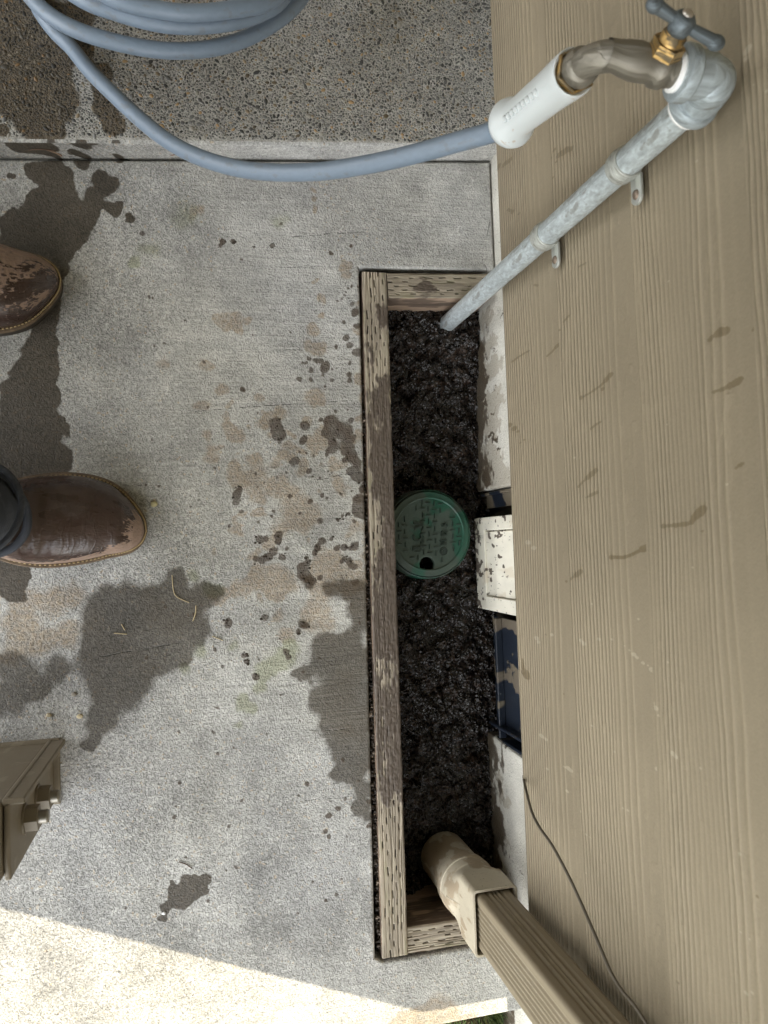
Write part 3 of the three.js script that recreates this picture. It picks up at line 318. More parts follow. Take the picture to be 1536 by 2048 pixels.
  const ft = paint(FW, FH, (x, y, o) => {
    const Z = fU + (x + 0.5) / FW * fDU, Hh = fV + (y + 0.5) / FH * fDV, n = fbm(Z * 22, Hh * 22, 4), g = vn(x / 2.2, y / 2.2), h = hash(x, y);
    let s = 0.60 * (0.78 + 0.4 * n) * (0.88 + 0.2 * g); o[0] = s; o[1] = s * 0.965; o[2] = s * 0.85;
    const w = fbm(Z * 70, Hh * 70, 4) - 0.5;
    const jx = clamp(Math.round(x + (fbm(x / 16, y / 16 + 30, 4) - 0.5) * 46), 0, FW - 1), jy = clamp(Math.round(y + (fbm(x / 16 + 50, y / 16, 4) - 0.5) * 46), 0, FH - 1), i = jy * FW + jx;
    const fi = sstep(0.8, 1.3, film[i] + w * 2.6 * Math.min(1, film[i])), band = sstep(-0.060, -0.085, Hh + w * 0.13) * sstep(-0.36, -0.3, Z), mu = Math.max(sstep(0.85, 1.15, mudOn[i] + w * 1.8 * Math.min(1, mudOn[i])), band);
    if (fi) mixTo(o, 0.30, 0.255, 0.185, 0.55 * fi);
    const sp = vn(x / 3.1 + 40, y / 3.1); if (sp > 0.955) mixTo(o, 0.06, 0.05, 0.04, 0.8);
    if (mu) mixTo(o, 0.06 + 0.03 * g, 0.043 + 0.02 * g, 0.03, 0.92 * mu);
    o[3] = 0.5 + (n - 0.5) * 0.5 + (g - 0.5) * 0.5 + (h > 0.985 ? -0.4 : 0) + 0.3 * mu; o[4] = 0.72 - 0.3 * mu;
  });
  const shp = new THREE.Shape([[-3.6, -0.34], [3.6, -0.34], [3.6, 0.2], [-3.6, 0.2]].map((p) => new THREE.Vector2(...p)));
  shp.holes.push(new THREE.Path([[OZ0, -0.13], [OZ0, 0.16], [OZ1, 0.16], [OZ1 - 0.004, -0.02], [OZ1 - 0.012, -0.13]].map((p) => new THREE.Vector2(...p))));
  const fg = new THREE.ExtrudeGeometry(shp, { depth: 0.12, bevelEnabled: true, bevelThickness: 0.004, bevelSize: 0.004, bevelOffset: -0.004, bevelSegments: 2 });
  fg.rotateY(-Math.PI / 2); fg.translate(FX + 0.124, 0, 0);      // shape x -> world z, extrusion -> -x
  uvBy(fg, (x, y, z) => [(z + (x - FX) * 0.7 - fU) / fDU, (y - fV) / fDV]);
  mesh('foundation', fg, matOf(ft, 0.0016), house);
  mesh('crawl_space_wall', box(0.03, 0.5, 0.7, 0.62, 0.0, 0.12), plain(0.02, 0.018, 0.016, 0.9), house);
  // added unseen corner wall beyond the raised slab, blocks light from that side
  for (let k = 0; k < 16; k++) { const h0 = LAP0 + k * LAP, g = new RoundedBoxGeometry(3.4, LAP + 0.02, 0.0085, 2, 0.0018); g.translate(0, (LAP + 0.02) / 2, 0); g.rotateX(-Math.atan(0.0085 / LAP)); g.translate(-1.29, h0, -1.6); uvBy(g, (x, y) => [(x * 1.03 + 0.31 - U0) / DU, (clamp(y, h0 - 0.001, h0 + LAP + 0.003) - V0) / DV]); mesh('siding_board', g, sid, house); }
  mesh('wall_sheathing', box(3.4, 2.6, 0.10, -1.29, 1.42, -1.665), plain(0.2, 0.17, 0.12, 0.8), house);
  mesh('foundation', box(3.4, 0.5, 0.12, -1.29, -0.05, -1.69), plain(0.55, 0.52, 0.45, 0.8), house);
  // roof overhang: its edge draws the shadow line across the slab
  const sh = (x, z) => [x + 2.6 * SUN.x / SUN.y, z + 2.6 * SUN.z / SUN.y];
  const R = [[0.9, -3.6], [-2.7, -3.6], sh(-2.505, -0.45), sh(-0.2587, 0.4531), sh(0.2616, 0.6674), sh(0.30, 0.6825), sh(0.50, 0.685), [0.9, sh(0, 0.685)[1]]];
  const rg = new THREE.ExtrudeGeometry(new THREE.Shape(R.map(([x, z]) => new THREE.Vector2(x, -z))), { depth: 0.12, bevelEnabled: false }); rg.rotateX(-Math.PI / 2); rg.translate(0, 2.6, 0);
  mesh('roof_overhang', rg, plain(0.72, 0.70, 0.64, 0.8), house);
}

// ================================================================ WOODEN FRAME
const frame = thing('planter_frame', 'weathered incised timber frame round the muddy strip against the wall', 'planter frame');
const sideMat = matOf(paint(256, 512, (x, y, o) => { const g = vn(x / 5 + 3 * fbm(y / 90, x / 40, 2), y / 60), n = fbm(x / 40, y / 90, 4), m = sstep(0.5, 0.62, fbm(x / 36 + 20, y / 60, 4)); const k = (0.65 + 0.6 * n) * (0.8 + 0.35 * g); o[0] = 0.33 * k; o[1] = 0.235 * k; o[2] = 0.165 * k; mixTo(o, 0.06, 0.042, 0.03, 0.8 * m); o[3] = g; o[4] = 0.85; }), 0.0008);
function boardPiece(len, wid, hgt, name, mudProfile, sd) {     // lies along +z, top at y = 0, x from 0 to wid
  const nx = Math.round(wid / 0.00075), nz = Math.round(len / 0.0012);
  const slit = (x, z) => {
    const row = Math.round(x / 0.0062), dr = Math.abs(x - row * 0.0062 - 0.0005 * Math.sin(z * 170 + row)), off = (row % 2) * 0.0125 + 0.002 * hash(row, 3 + sd), q = (z + off) / 0.0235, c = Math.floor(q), fz = (q - c) * 0.0235;
    if (row < 1 || row * 0.0062 > wid - 0.003 || hash(c * 3 + 1, row * 5 + sd) < 0.2) return 0;
    const L = 0.007 + 0.0085 * hash(c, row + sd); return (0.45 + 0.75 * hash(c + 9, row * 7 + sd)) * sstep(0.00105, 0.0005, dr) * sstep(0, 0.0015, fz) * sstep(L, L - 0.002, fz);
  };
  const relief = (x, z, m) => {
    const gr = vn(x * 900 + 6 * fbm(z * 9, x * 60 + sd, 2), z * 14 + sd), r = fbm(x * 260, z * 60 + sd, 3);
    return -0.0026 * slit(x, z) * (1 - 0.75 * m) - 0.0012 * sstep(0.55, 0.9, gr) * (1 - 0.7 * m) + 0.0012 * (r - 0.5) + m * 0.0010 * fbm(x * 300, z * 300, 2);
  };
  const mudAt = (x, z) => { const p = mudProfile(x / wid, z); return sstep(0.42, 0.58, p + (fbm(x * 75 + sd, z * 26, 4) - 0.5) * 1.0 + (fbm(z * 120, x * 300, 2) - 0.5) * 0.3); };
  const g = sheet(nx, nz, (u, v) => {
    const x = u * wid, z = v * len, e = Math.min(u, 1 - u) * wid, y = -0.0016 * sstep(0.002, 0, e) * (0.5 + vn(z * 120, u > 0.5 ? 3 : 8)) + relief(x, z, mudAt(x, z));
    const wob = 0.0007 * (vn(z * 60, u > 0.5 ? 1 : 2) - 0.5) * (e < 0.001 ? 1 : 0);
    return [x + wob, y, z];
  });
  const T = 1024, TWd = Math.min(2048, Math.round(len * 2000));
  const W2 = Math.max(64, Math.round(wid * 2200));
  const t = paint(W2, TWd, (px, py, o) => {
    const x = (px + 0.5) / W2 * wid, z = (py + 0.5) / TWd * len, gr = vn(x * 800 + 6 * fbm(z * 9, x * 60 + sd, 2), z * 12 + sd), n = fbm(x * 50, z * 12 + sd, 4), f = hash(px, py);
    let s = 0.31 * (0.6 + 0.75 * n) * (0.72 + 0.45 * gr) * (0.92 + 0.16 * f); o[0] = s * 1.06; o[1] = s * 0.90; o[2] = s * 0.68;
    const pale = sstep(0.55, 0.75, fbm(x * 130 + 9, z * 30, 3)); mixTo(o, 0.42, 0.37, 0.27, 0.45 * pale);
    const sl = slit(x, z); mixTo(o, 0.03, 0.024, 0.018, 0.85 * sl);
    const m = mudAt(x, z); if (m) { const k = 0.75 + 0.5 * fbm(x * 200, z * 200 + 5, 3); mixTo(o, 0.082 * k, 0.061 * k, 0.046 * k, 0.92 * m); }
    const moss = sstep(0.66, 0.8, fbm(x * 90 + 40, z * 14 + sd, 4)) * 0.35; mixTo(o, 0.17, 0.17, 0.07, moss * (1 - m));
    o[3] = 0.5 + 0.4 * (gr - 0.5) + 0.2 * (f - 0.5); o[4] = 0.86 - 0.25 * m;
  }, THREE.ClampToEdgeWrapping);
  const mat = matOf(t, 0.0006);
  const root = mesh(name, g, mat, frame);
  // sides and ends
  const s = [];
  const quad = (a, b, c, d) => { const q = sheet(2, 2, (u, v) => [0, 1, 2].map((k) => lerp(lerp(a[k], b[k], u), lerp(d[k], c[k], u), v))); s.push(q); };
  const y0 = -0.0012, y1 = -hgt;
  quad([0, y0, 0], [0, y0, len], [0, y1, len], [0, y1, 0]); quad([wid, y0, len], [wid, y0, 0], [wid, y1, 0], [wid, y1, len]);
  quad([wid, y0, 0], [0, y0, 0], [0, y1, 0], [wid, y1, 0]); quad([0, y0, len], [wid, y0, len], [wid, y1, len], [0, y1, len]);
  quad([0, y1, 0], [wid, y1, 0], [wid, y1, len], [0, y1, len]);
  root.geometry = mergeGeometries([g, uvBy(mergeGeometries(s), (x, y, z) => [(x + y) * 9, z * 2])].map((q) => strip(q)), true); root.material = [mat, sideMat];
  return root;
}
{
  const prof = (pts) => (z) => { let i = 0; while (i < pts.length - 2 && z > pts[i + 1][0]) i++; const [a, p] = pts[i], [b, q] = pts[i + 1]; return lerp(p, q, clamp((z - a) / (b - a))); };
  const L = 0.997, z0 = -0.3995;
  const pr = prof([[0, 0.0], [0.03, 0.05], [0.06, 0.5], [0.10, 0.15], [0.16, 0.45], [0.22, 0.72], [0.30, 0.66], [0.36, 0.5], [0.40, 0.42], [0.45, 0.72], [0.54, 0.76], [0.60, 0.6], [0.68, 0.8], [0.76, 0.66], [0.785, 0.4], [0.81, 0.02], [1, 0]]);
  const a = boardPiece(L, 0.038, 0.139, 'board', (u, z) => pr(z) + 0.16 * (u - 0.35) * (z < 0.82 ? 1 : 0), 1); a.position.set(0.2475, 0.001, z0); a.rotation.y = -0.006;
  const blob = (cx, cz, r) => (u, z) => 1.1 * Math.exp(-(((z - cz) / r) ** 2 + ((u - cx) / 0.8) ** 2));
  const wet = blob(0.4, 0.062, 0.022);
  const b = boardPiece(0.163, 0.038, 0.139, 'board', (u, z) => wet(u, z) * 0.62 - 0.05, 5); b.rotation.y = Math.PI / 2 + 0.04; b.position.set(0.2868, 0.0005, -0.3615);   // far end, along x
  const c = boardPiece(0.17, 0.038, 0.139, 'board', (u, z) => 0.1, 9); c.rotation.y = Math.PI / 2; c.position.set(0.2795, -0.001, 0.5985); c.rotation.z = 0;
}

// ================================================================ VALVE BOX
const font = await new FontLoader().loadAsync('fonts/droid/droid_sans_bold.typeface.json');
{
  const c = [0.3540, -0.060, -0.0081], root = thing('valve_box', 'round green plastic valve box lid with finger hole sunk in mud', 'valve box', c);
  const t = paint(512, 512, (x, y, o) => { const n = fbm(x / 40, y / 40, 4), m = fbm(x / 90 + 5, y / 90, 3), g = vn(x / 2, y / 2), d = sstep(0.40, 0.58, m + 0.25 * (n - 0.5) + 0.5 * (0.66 - x / 512)); const k = 0.85 + 0.3 * n; o[0] = lerp(0.016, 0.050, d) * k; o[1] = lerp(0.085, 0.074, d) * k; o[2] = lerp(0.054, 0.057, d) * k; if (n * g > 0.56) mixTo(o, 0.05, 0.04, 0.03, 0.5); o[3] = n; o[4] = lerp(0.4, 0.55, d); });
  const green = matOf(t, 0.0008);
  const hole = [-0.005, 0.0475, 0.0118];
  const disc = (r, d, bev) => { const s = new THREE.Shape().absarc(0, 0, r, 0, Math.PI * 2); s.holes.push(new THREE.Path().absarc(hole[0], -hole[1], hole[2], 0, Math.PI * 2, true)); const g = new THREE.ExtrudeGeometry(s, { depth: d, bevelEnabled: true, bevelSize: bev, bevelThickness: bev, bevelOffset: -bev, bevelSegments: 3, curveSegments: 64 }); g.rotateX(-Math.PI / 2); return g; };
  const luv = (g) => uvBy(g, (x, y, z) => [(x + 0.07) / 0.14, (z + 0.07) / 0.14]);
  const plate = disc(0.0655, 0.006, 0.002); plate.translate(0, -0.008, 0);
  const lid = mesh('lid', luv(plate), green, root);
  mesh('lid_rim', luv(lathe([[0.0555, 0], [0.0565, 0.0016], [0.0585, 0.0018], [0.0592, 0.0002], [0.0655, 0.0], [0.0668, -0.002], [0.0668, -0.012]], [0, 0.0004, 0], [0, 1, 0], 96)), green, lid);
  mesh('box_body', luv(lathe([[0.0685, -0.004], [0.0705, -0.005], [0.0715, -0.03], [0.075, -0.12], [0.070, -0.12], [0.0672, -0.006], [0.0685, -0.004]], [0, 0, 0], [0, 1, 0], 64)), green, root);
  mesh('hole_well', lathe([[0, -0.055], [0.0125, -0.055], [0.0125, -0.008]], [hole[0], 0, hole[1]], [0, 1, 0], 32), plain(0.004, 0.004, 0.004, 0.9), root);
  // raised basket weave bars and the lettering
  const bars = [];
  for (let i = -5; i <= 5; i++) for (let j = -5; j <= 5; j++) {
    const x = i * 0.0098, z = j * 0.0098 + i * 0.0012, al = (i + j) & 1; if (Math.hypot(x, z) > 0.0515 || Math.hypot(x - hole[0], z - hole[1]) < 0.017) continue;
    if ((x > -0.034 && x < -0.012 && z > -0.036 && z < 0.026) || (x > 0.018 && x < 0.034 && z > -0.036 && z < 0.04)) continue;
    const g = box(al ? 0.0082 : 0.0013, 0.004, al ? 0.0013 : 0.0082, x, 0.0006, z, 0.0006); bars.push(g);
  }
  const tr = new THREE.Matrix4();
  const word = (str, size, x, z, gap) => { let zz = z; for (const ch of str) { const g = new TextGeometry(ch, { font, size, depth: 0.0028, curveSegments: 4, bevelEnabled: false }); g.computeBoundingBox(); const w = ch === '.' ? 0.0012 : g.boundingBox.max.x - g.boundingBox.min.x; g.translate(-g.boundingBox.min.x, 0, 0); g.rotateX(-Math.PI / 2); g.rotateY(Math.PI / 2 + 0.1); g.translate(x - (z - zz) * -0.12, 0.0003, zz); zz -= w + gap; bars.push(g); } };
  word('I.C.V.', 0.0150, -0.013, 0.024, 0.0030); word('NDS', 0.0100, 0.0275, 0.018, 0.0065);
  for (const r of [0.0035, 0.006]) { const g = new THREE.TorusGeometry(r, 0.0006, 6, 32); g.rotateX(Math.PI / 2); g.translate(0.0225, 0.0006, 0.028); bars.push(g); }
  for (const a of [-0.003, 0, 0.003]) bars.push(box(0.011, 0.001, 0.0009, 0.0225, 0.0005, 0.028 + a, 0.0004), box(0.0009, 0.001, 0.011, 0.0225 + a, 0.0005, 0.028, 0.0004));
  mesh('lettering', luv(merge(bars)), plain(0.018, 0.031, 0.024, 0.5), lid);  // darker than the lid: relief shading put into the colour of letters and bars
}

// ================================================================ VENT IN THE FOUNDATION
{
  const root = thing('foundation_vent', 'white louvred vent panel in a black plastic housing set in the foundation', 'vent', [FX, 0, 0]);
  const t = paint(512, 512, (x, y, o) => { const n = fbm(x / 60, y / 60, 4), p = vn(x / 9, y / 9), g = vn(x / 2, y / 2); const s = 0.72 * (0.86 + 0.24 * n); o[0] = s; o[1] = s * 0.95; o[2] = s * 0.80; const d = sstep(0.6, 0.75, fbm(x / 70 + 30, y / 70, 3)); mixTo(o, 0.5, 0.40, 0.26, 0.35 * d); const low = x / 512; const m = sstep(0.70, 0.74, fbm(x / 20 + 3, y / 26, 4) + 0.26 * sstep(0.16, 0.02, low)); mixTo(o, 0.055, 0.036, 0.024, 0.92 * m); if (p > 0.955) mixTo(o, 0.06, 0.045, 0.03, 0.85); o[3] = n + 0.3 * m; o[4] = 0.45 + 0.2 * n; });
  const white = matOf(t, 0.0006);
  const PZ0 = -0.0315, PZ1 = 0.1155, Y0 = -0.098, Y1 = 0.125, zc = (PZ0 + PZ1) / 2, zl = PZ1 - PZ0;
  const puv = (g) => uvBy(g, (x, y, z) => [(y + 0.1) / 0.24, (z - PZ0) / 0.15]);
  const P = (n, g) => mesh(n, puv(g), white, root);
  P('panel_rail', box(0.012, 0.042, zl, -0.010, Y0 + 0.021, zc, 0.0015));
  P('panel_stile', box(0.0118, Y1 - Y0, 0.021, -0.0099, (Y0 + Y1) / 2, PZ0 + 0.0105, 0.0015));
  P('panel_stile', box(0.0118, Y1 - Y0, 0.022, -0.0099, (Y0 + Y1) / 2, PZ1 - 0.011, 0.0015));
  P('panel_back', box(0.003, Y1 - Y0 - 0.01, zl - 0.01, -0.0025, (Y0 + Y1) / 2, zc));
  for (let k = 0; k < 4; k++) { const g = box(0.0035, 0.037, zl - 0.046, 0, 0, zc, 0.001); g.rotateZ(-0.17); g.translate(-0.0085, Y0 + 0.042 + 0.0185 + k * 0.0365, 0); P('louvre_slat', g); }
  for (const [h, z] of [[0.048, PZ0 + 0.012], [0.066, PZ0 + 0.012]]) P('rivet', lathe([[0.0028, 0], [0.0028, 0.0006], [0.0018, 0.0011], [0.0016, 0.0004], [0, 0.0005]], [-0.016, h, z], [-1, 0, 0], 16));
  const bt = paint(512, 512, (x, y, o) => { const n = fbm(x / 50, y / 50, 4), g = vn(x / 2.3, y / 2.3), m = sstep(0.56, 0.6, fbm(x / 75 + 11, y / 75 + 4, 4)), f = sstep(0.5, 0.75, fbm(x / 40 + 60, y / 90, 4)); o[0] = 0.014; o[1] = 0.019; o[2] = 0.029; mixTo(o, 0.05, 0.06, 0.08, 0.4 * f * g); if (g > 0.96) mixTo(o, 0.2, 0.2, 0.2, 0.6); mixTo(o, 0.13 + 0.02 * n, 0.105 + 0.02 * n, 0.08, 0.95 * m); o[3] = 0.4 + 0.3 * m; o[4] = lerp(0.34, 0.7, m); });
  const black = matOf(bt, 0.001), buv = (g) => uvBy(g, (x, y, z) => [z / 0.3 + 0.9 * x, y / 0.3 + x]);
  const B = (n, g) => mesh(n, buv(g), black, root);
  B('housing_plate', box(0.004, 0.24, 0.172, 0.012, 0.02, 0.216, 0.001));
  B('housing_lip', box(0.012, 0.006, 0.19, 0.004, -0.062, 0.225, 0.002));
  B('housing_lip', box(0.020, 0.24, 0.005, 0.006, 0.02, 0.3025, 0.002));
  B('housing_jamb', box(0.11, 0.27, 0.005, 0.058, 0.02, 0.3265, 0.002));
  B('housing_jamb', box(0.11, 0.27, 0.005, 0.058, 0.02, -0.0705, 0.002));
  B('housing_sill', box(0.11, 0.006, 0.392, 0.058, -0.118, 0.128, 0.002));
  B('housing_plate', box(0.004, 0.24, 0.022, 0.010, 0.02, -0.058, 0.001));
}

// ================================================================ STANDPIPE AND TAP
const galvTex = paint(512, 512, (x, y, o) => { const a = fbm(x / 30, y / 22, 4), c = vn(x / 13, y / 13), g = vn(x / 3, y / 3); const s = 0.62 * (0.72 + 0.45 * a) * (0.85 + 0.3 * c) * (0.93 + 0.14 * g); o[0] = s * 0.93; o[1] = s * 1.02; o[2] = s * 1.04; const r = sstep(0.66, 0.78, fbm(x / 50 + 4, y / 50, 4)); mixTo(o, 0.22, 0.2, 0.16, 0.5 * r); o[3] = a; o[4] = 0.40 + 0.25 * a; }, THREE.RepeatWrapping);
const galv = matOf(galvTex, 0.0006, { metalness: 0.55 });
const brassTex = paint(256, 256, (x, y, o) => { const a = fbm(x / 20, y / 20, 4); const k = 0.7 + 0.6 * a; o[0] = 0.26 * k; o[1] = 0.24 * k; o[2] = 0.20 * k; o[3] = a; o[4] = 0.38 + 0.3 * a; }, THREE.RepeatWrapping);
const oldBrass = matOf(brassTex, 0.0008, { metalness: 0.75 });
const brass = matOf(paint(128, 128, (x, y, o) => { const a = fbm(x / 14, y / 14, 4), d = sstep(0.45, 0.65, a); o[0] = lerp(0.42, 0.16, d); o[1] = lerp(0.27, 0.125, d); o[2] = lerp(0.10, 0.075, d); o[3] = a; o[4] = 0.36 + 0.3 * d; }, THREE.RepeatWrapping), 0.0006, { metalness: 0.8 });
const PX = 0.4005, PZ = -0.346;
const wrapUV = (g, s = 10) => uvBy(g, (x, y, z, nx, ny, nz) => [(Math.atan2(nz, nx) / 6.283) * 1.2 + 0.3 * ny, y * s]);
{
  const root = thing('water_tap', 'galvanised standpipe with elbow and old brass garden tap fixed to siding', 'tap', [PX, -0.1, PZ]);
  const Y = 0.1, E = 0.598 + Y;             // local heights
  mesh('pipe', wrapUV(rod([0, 0, 0], [0, E - 0.022, 0], 0.0133, 0.0133, 40), 7), galv, root);
  const el = [];
  const arc = []; for (let k = 0; k <= 14; k++) { const a = k / 14 * Math.PI / 2; arc.push([-0.016 + 0.016 * Math.cos(a), E - 0.016 + 0.016 * Math.sin(a), -0.002 * k / 14]); }
  el.push(tube([[0, E - 0.034, 0], [0, E - 0.024, 0], ...arc, [-0.026, E, -0.002], [-0.034, E, -0.0025]], 0.0178, 40, 28));
  el.push(lathe([[0, 0], [0.0195, 0], [0.0208, 0.002], [0.0208, 0.009], [0.0195, 0.011], [0.017, 0.012]], [0, E - 0.036, 0], [0, 1, 0]));
  el.push(lathe([[0, 0], [0.0195, 0], [0.0208, 0.002], [0.0208, 0.009], [0.0195, 0.011], [0.017, 0.012]], [-0.036, E, -0.0025], [1, 0, 0.08]));
  const g1 = new THREE.SphereGeometry(0.0192, 28, 20); g1.translate(-0.005, E - 0.004, 0); el.push(g1);
  mesh('elbow', wrapUV(merge(el)), matOf(galvTex, 0.0006, { metalness: 0.5, color: new THREE.Color(0.78, 0.80, 0.82) }), root);
  const tape = plain(0.85, 0.85, 0.83, 0.6);
  mesh('thread_tape', lathe([[0.0133, 0], [0.0165, 0.0005], [0.0175, 0.003], [0.0170, 0.007], [0.0133, 0.007]], [0, E - 0.0425, 0], [0, 1, 0]), tape, root);
  mesh('thread_tape', lathe([[0.0120, 0], [0.0145, 0.0005], [0.0148, 0.003], [0.0120, 0.0045]], [-0.0355, E, -0.0025], [-1, 0, -0.08]), tape, root);
  // tap body along -x, then bending down into the hose coupling
  const b = [];
  b.push(lathe([[0.0105, 0], [0.0125, 0.001], [0.0118, 0.003], [0.0132, 0.005], [0.0118, 0.008], [0.0150, 0.010], [0.0150, 0.017], [0.0125, 0.019], [0.0135, 0.026], [0.0140, 0.034], [0.0128, 0.043], [0.0112, 0.050], [0.0108, 0.058]], [-0.038, E, -0.003], [-1, 0, -0.12]));
  b.push(tube([[-0.060, E, -0.006], [-0.078, E + 0.001, -0.008], [-0.092, E - 0.004, -0.011], [-0.100, E - 0.016, -0.014], [-0.1015, E - 0.032, -0.017], [-0.1015, E - 0.05, -0.02]], 0.0112, 40, 28));
  b.push(lathe([[0.0112, 0], [0.0142, 0.002], [0.0146, 0.006], [0.0142, 0.024]], [-0.1005, E - 0.022, -0.0155], [-0.04, -1, -0.16]));
  mesh('tap_body', wrapUV(merge(b)), oldBrass, root);
  const S0 = [-0.055, E + 0.006, -0.006], sd = [0.05, 0.9, -0.36];       // stem leans away from the body
  const at = (k) => [S0[0] + sd[0] * k, S0[1] + sd[1] * k, S0[2] + sd[2] * k];
  mesh('bonnet_nut', merge([flat(new THREE.CylinderGeometry(0.0128, 0.0132, 0.009, 6)).applyQuaternion(new THREE.Quaternion().setFromUnitVectors(new THREE.Vector3(0, 1, 0), V(sd).normalize())).translate(...at(0.010)), lathe([[0.0095, 0], [0.0095, 0.008], [0.006, 0.010], [0.0045, 0.022]], at(0.012), sd)]), brass, root);
  const hub = at(0.029), hp = matOf(galvTex, 0.0006, { metalness: 0.6, color: new THREE.Color(0.26, 0.28, 0.30) });
  const hg = [lathe([[0, -0.007], [0.0075, -0.007], [0.0088, -0.003], [0.0088, 0.004], [0.006, 0.007], [0, 0.0075]], hub, sd)];
  const wing = [[-0.0185, 0.002, -0.008], [0.024, -0.002, 0.008]];
  for (const [dx, dy, dz] of wing) { const a = [hub[0] + dx * 0.2, hub[1] + dy * 0.2, hub[2] + dz * 0.2], c = [hub[0] + dx * 1.2, hub[1] + dy, hub[2] + dz * 1.15]; hg.push(rod(a, c, 0.0038, 0.0048)); const s = new THREE.SphereGeometry(0.0058, 20, 14); s.scale(1.25, 0.9, 1); s.translate(...c); hg.push(s); }
  const handle = mesh('handle', wrapUV(merge(hg)), hp, root);
  mesh('handle_screw', lathe([[0.0042, 0], [0.004, 0.0018], [0.002, 0.0028], [0, 0.003]], [hub[0] + sd[0] * 0.007, hub[1] + sd[1] * 0.007, hub[2] + sd[2] * 0.007], sd, 20), plain(0.6, 0.55, 0.5, 0.3, { metalness: 0.9 }), handle);
}
// the two straps that hold the pipe to the wall
[[0.292, 'thin metal pipe strap lower down the standpipe with a rusty screw'], [0.462, 'thin metal pipe strap higher up the standpipe nearer the tap']].forEach(([h, label]) => {
  const root = thing('pipe_strap', label, 'pipe strap', [PX, h, PZ], 'straps holding the standpipe');
  const m = matOf(galvTex, 0.0004, { metalness: 0.6, color: new THREE.Color(0.92, 0.86, 0.78) });
  mesh('band', lathe([[0.0134, -0.009], [0.0152, -0.009], [0.0155, -0.007], [0.0148, -0.0045], [0.0163, -0.002], [0.0163, 0.002], [0.0148, 0.0045], [0.0155, 0.007], [0.0152, 0.009], [0.0134, 0.009]], [0, 0, 0], [0, 1, 0], 40), m, root);
  const s = new THREE.Shape(); s.moveTo(0.004, -0.008); s.lineTo(0.020, -0.0075); s.absarc(0.022, 0, 0.0085, -1.3, 1.3); s.lineTo(0.004, 0.008);
  const g = new THREE.ExtrudeGeometry(s, { depth: 0.0016, bevelEnabled: true, bevelSize: 0.0006, bevelThickness: 0.0006, bevelSegments: 2 });   // shape x -> world z
  g.rotateY(-Math.PI / 2); g.translate(0.0135, 0, 0.006);
  mesh('ear', g, m, root);
  mesh('screw', lathe([[0, 0.0026], [0.0025, 0.0028], [0.0044, 0.0014], [0.0048, 0]], [0.0115, 0, 0.0275], [-1, 0, 0], 20), plain(0.22, 0.17, 0.13, 0.5, { metalness: 0.7 }), root);
});

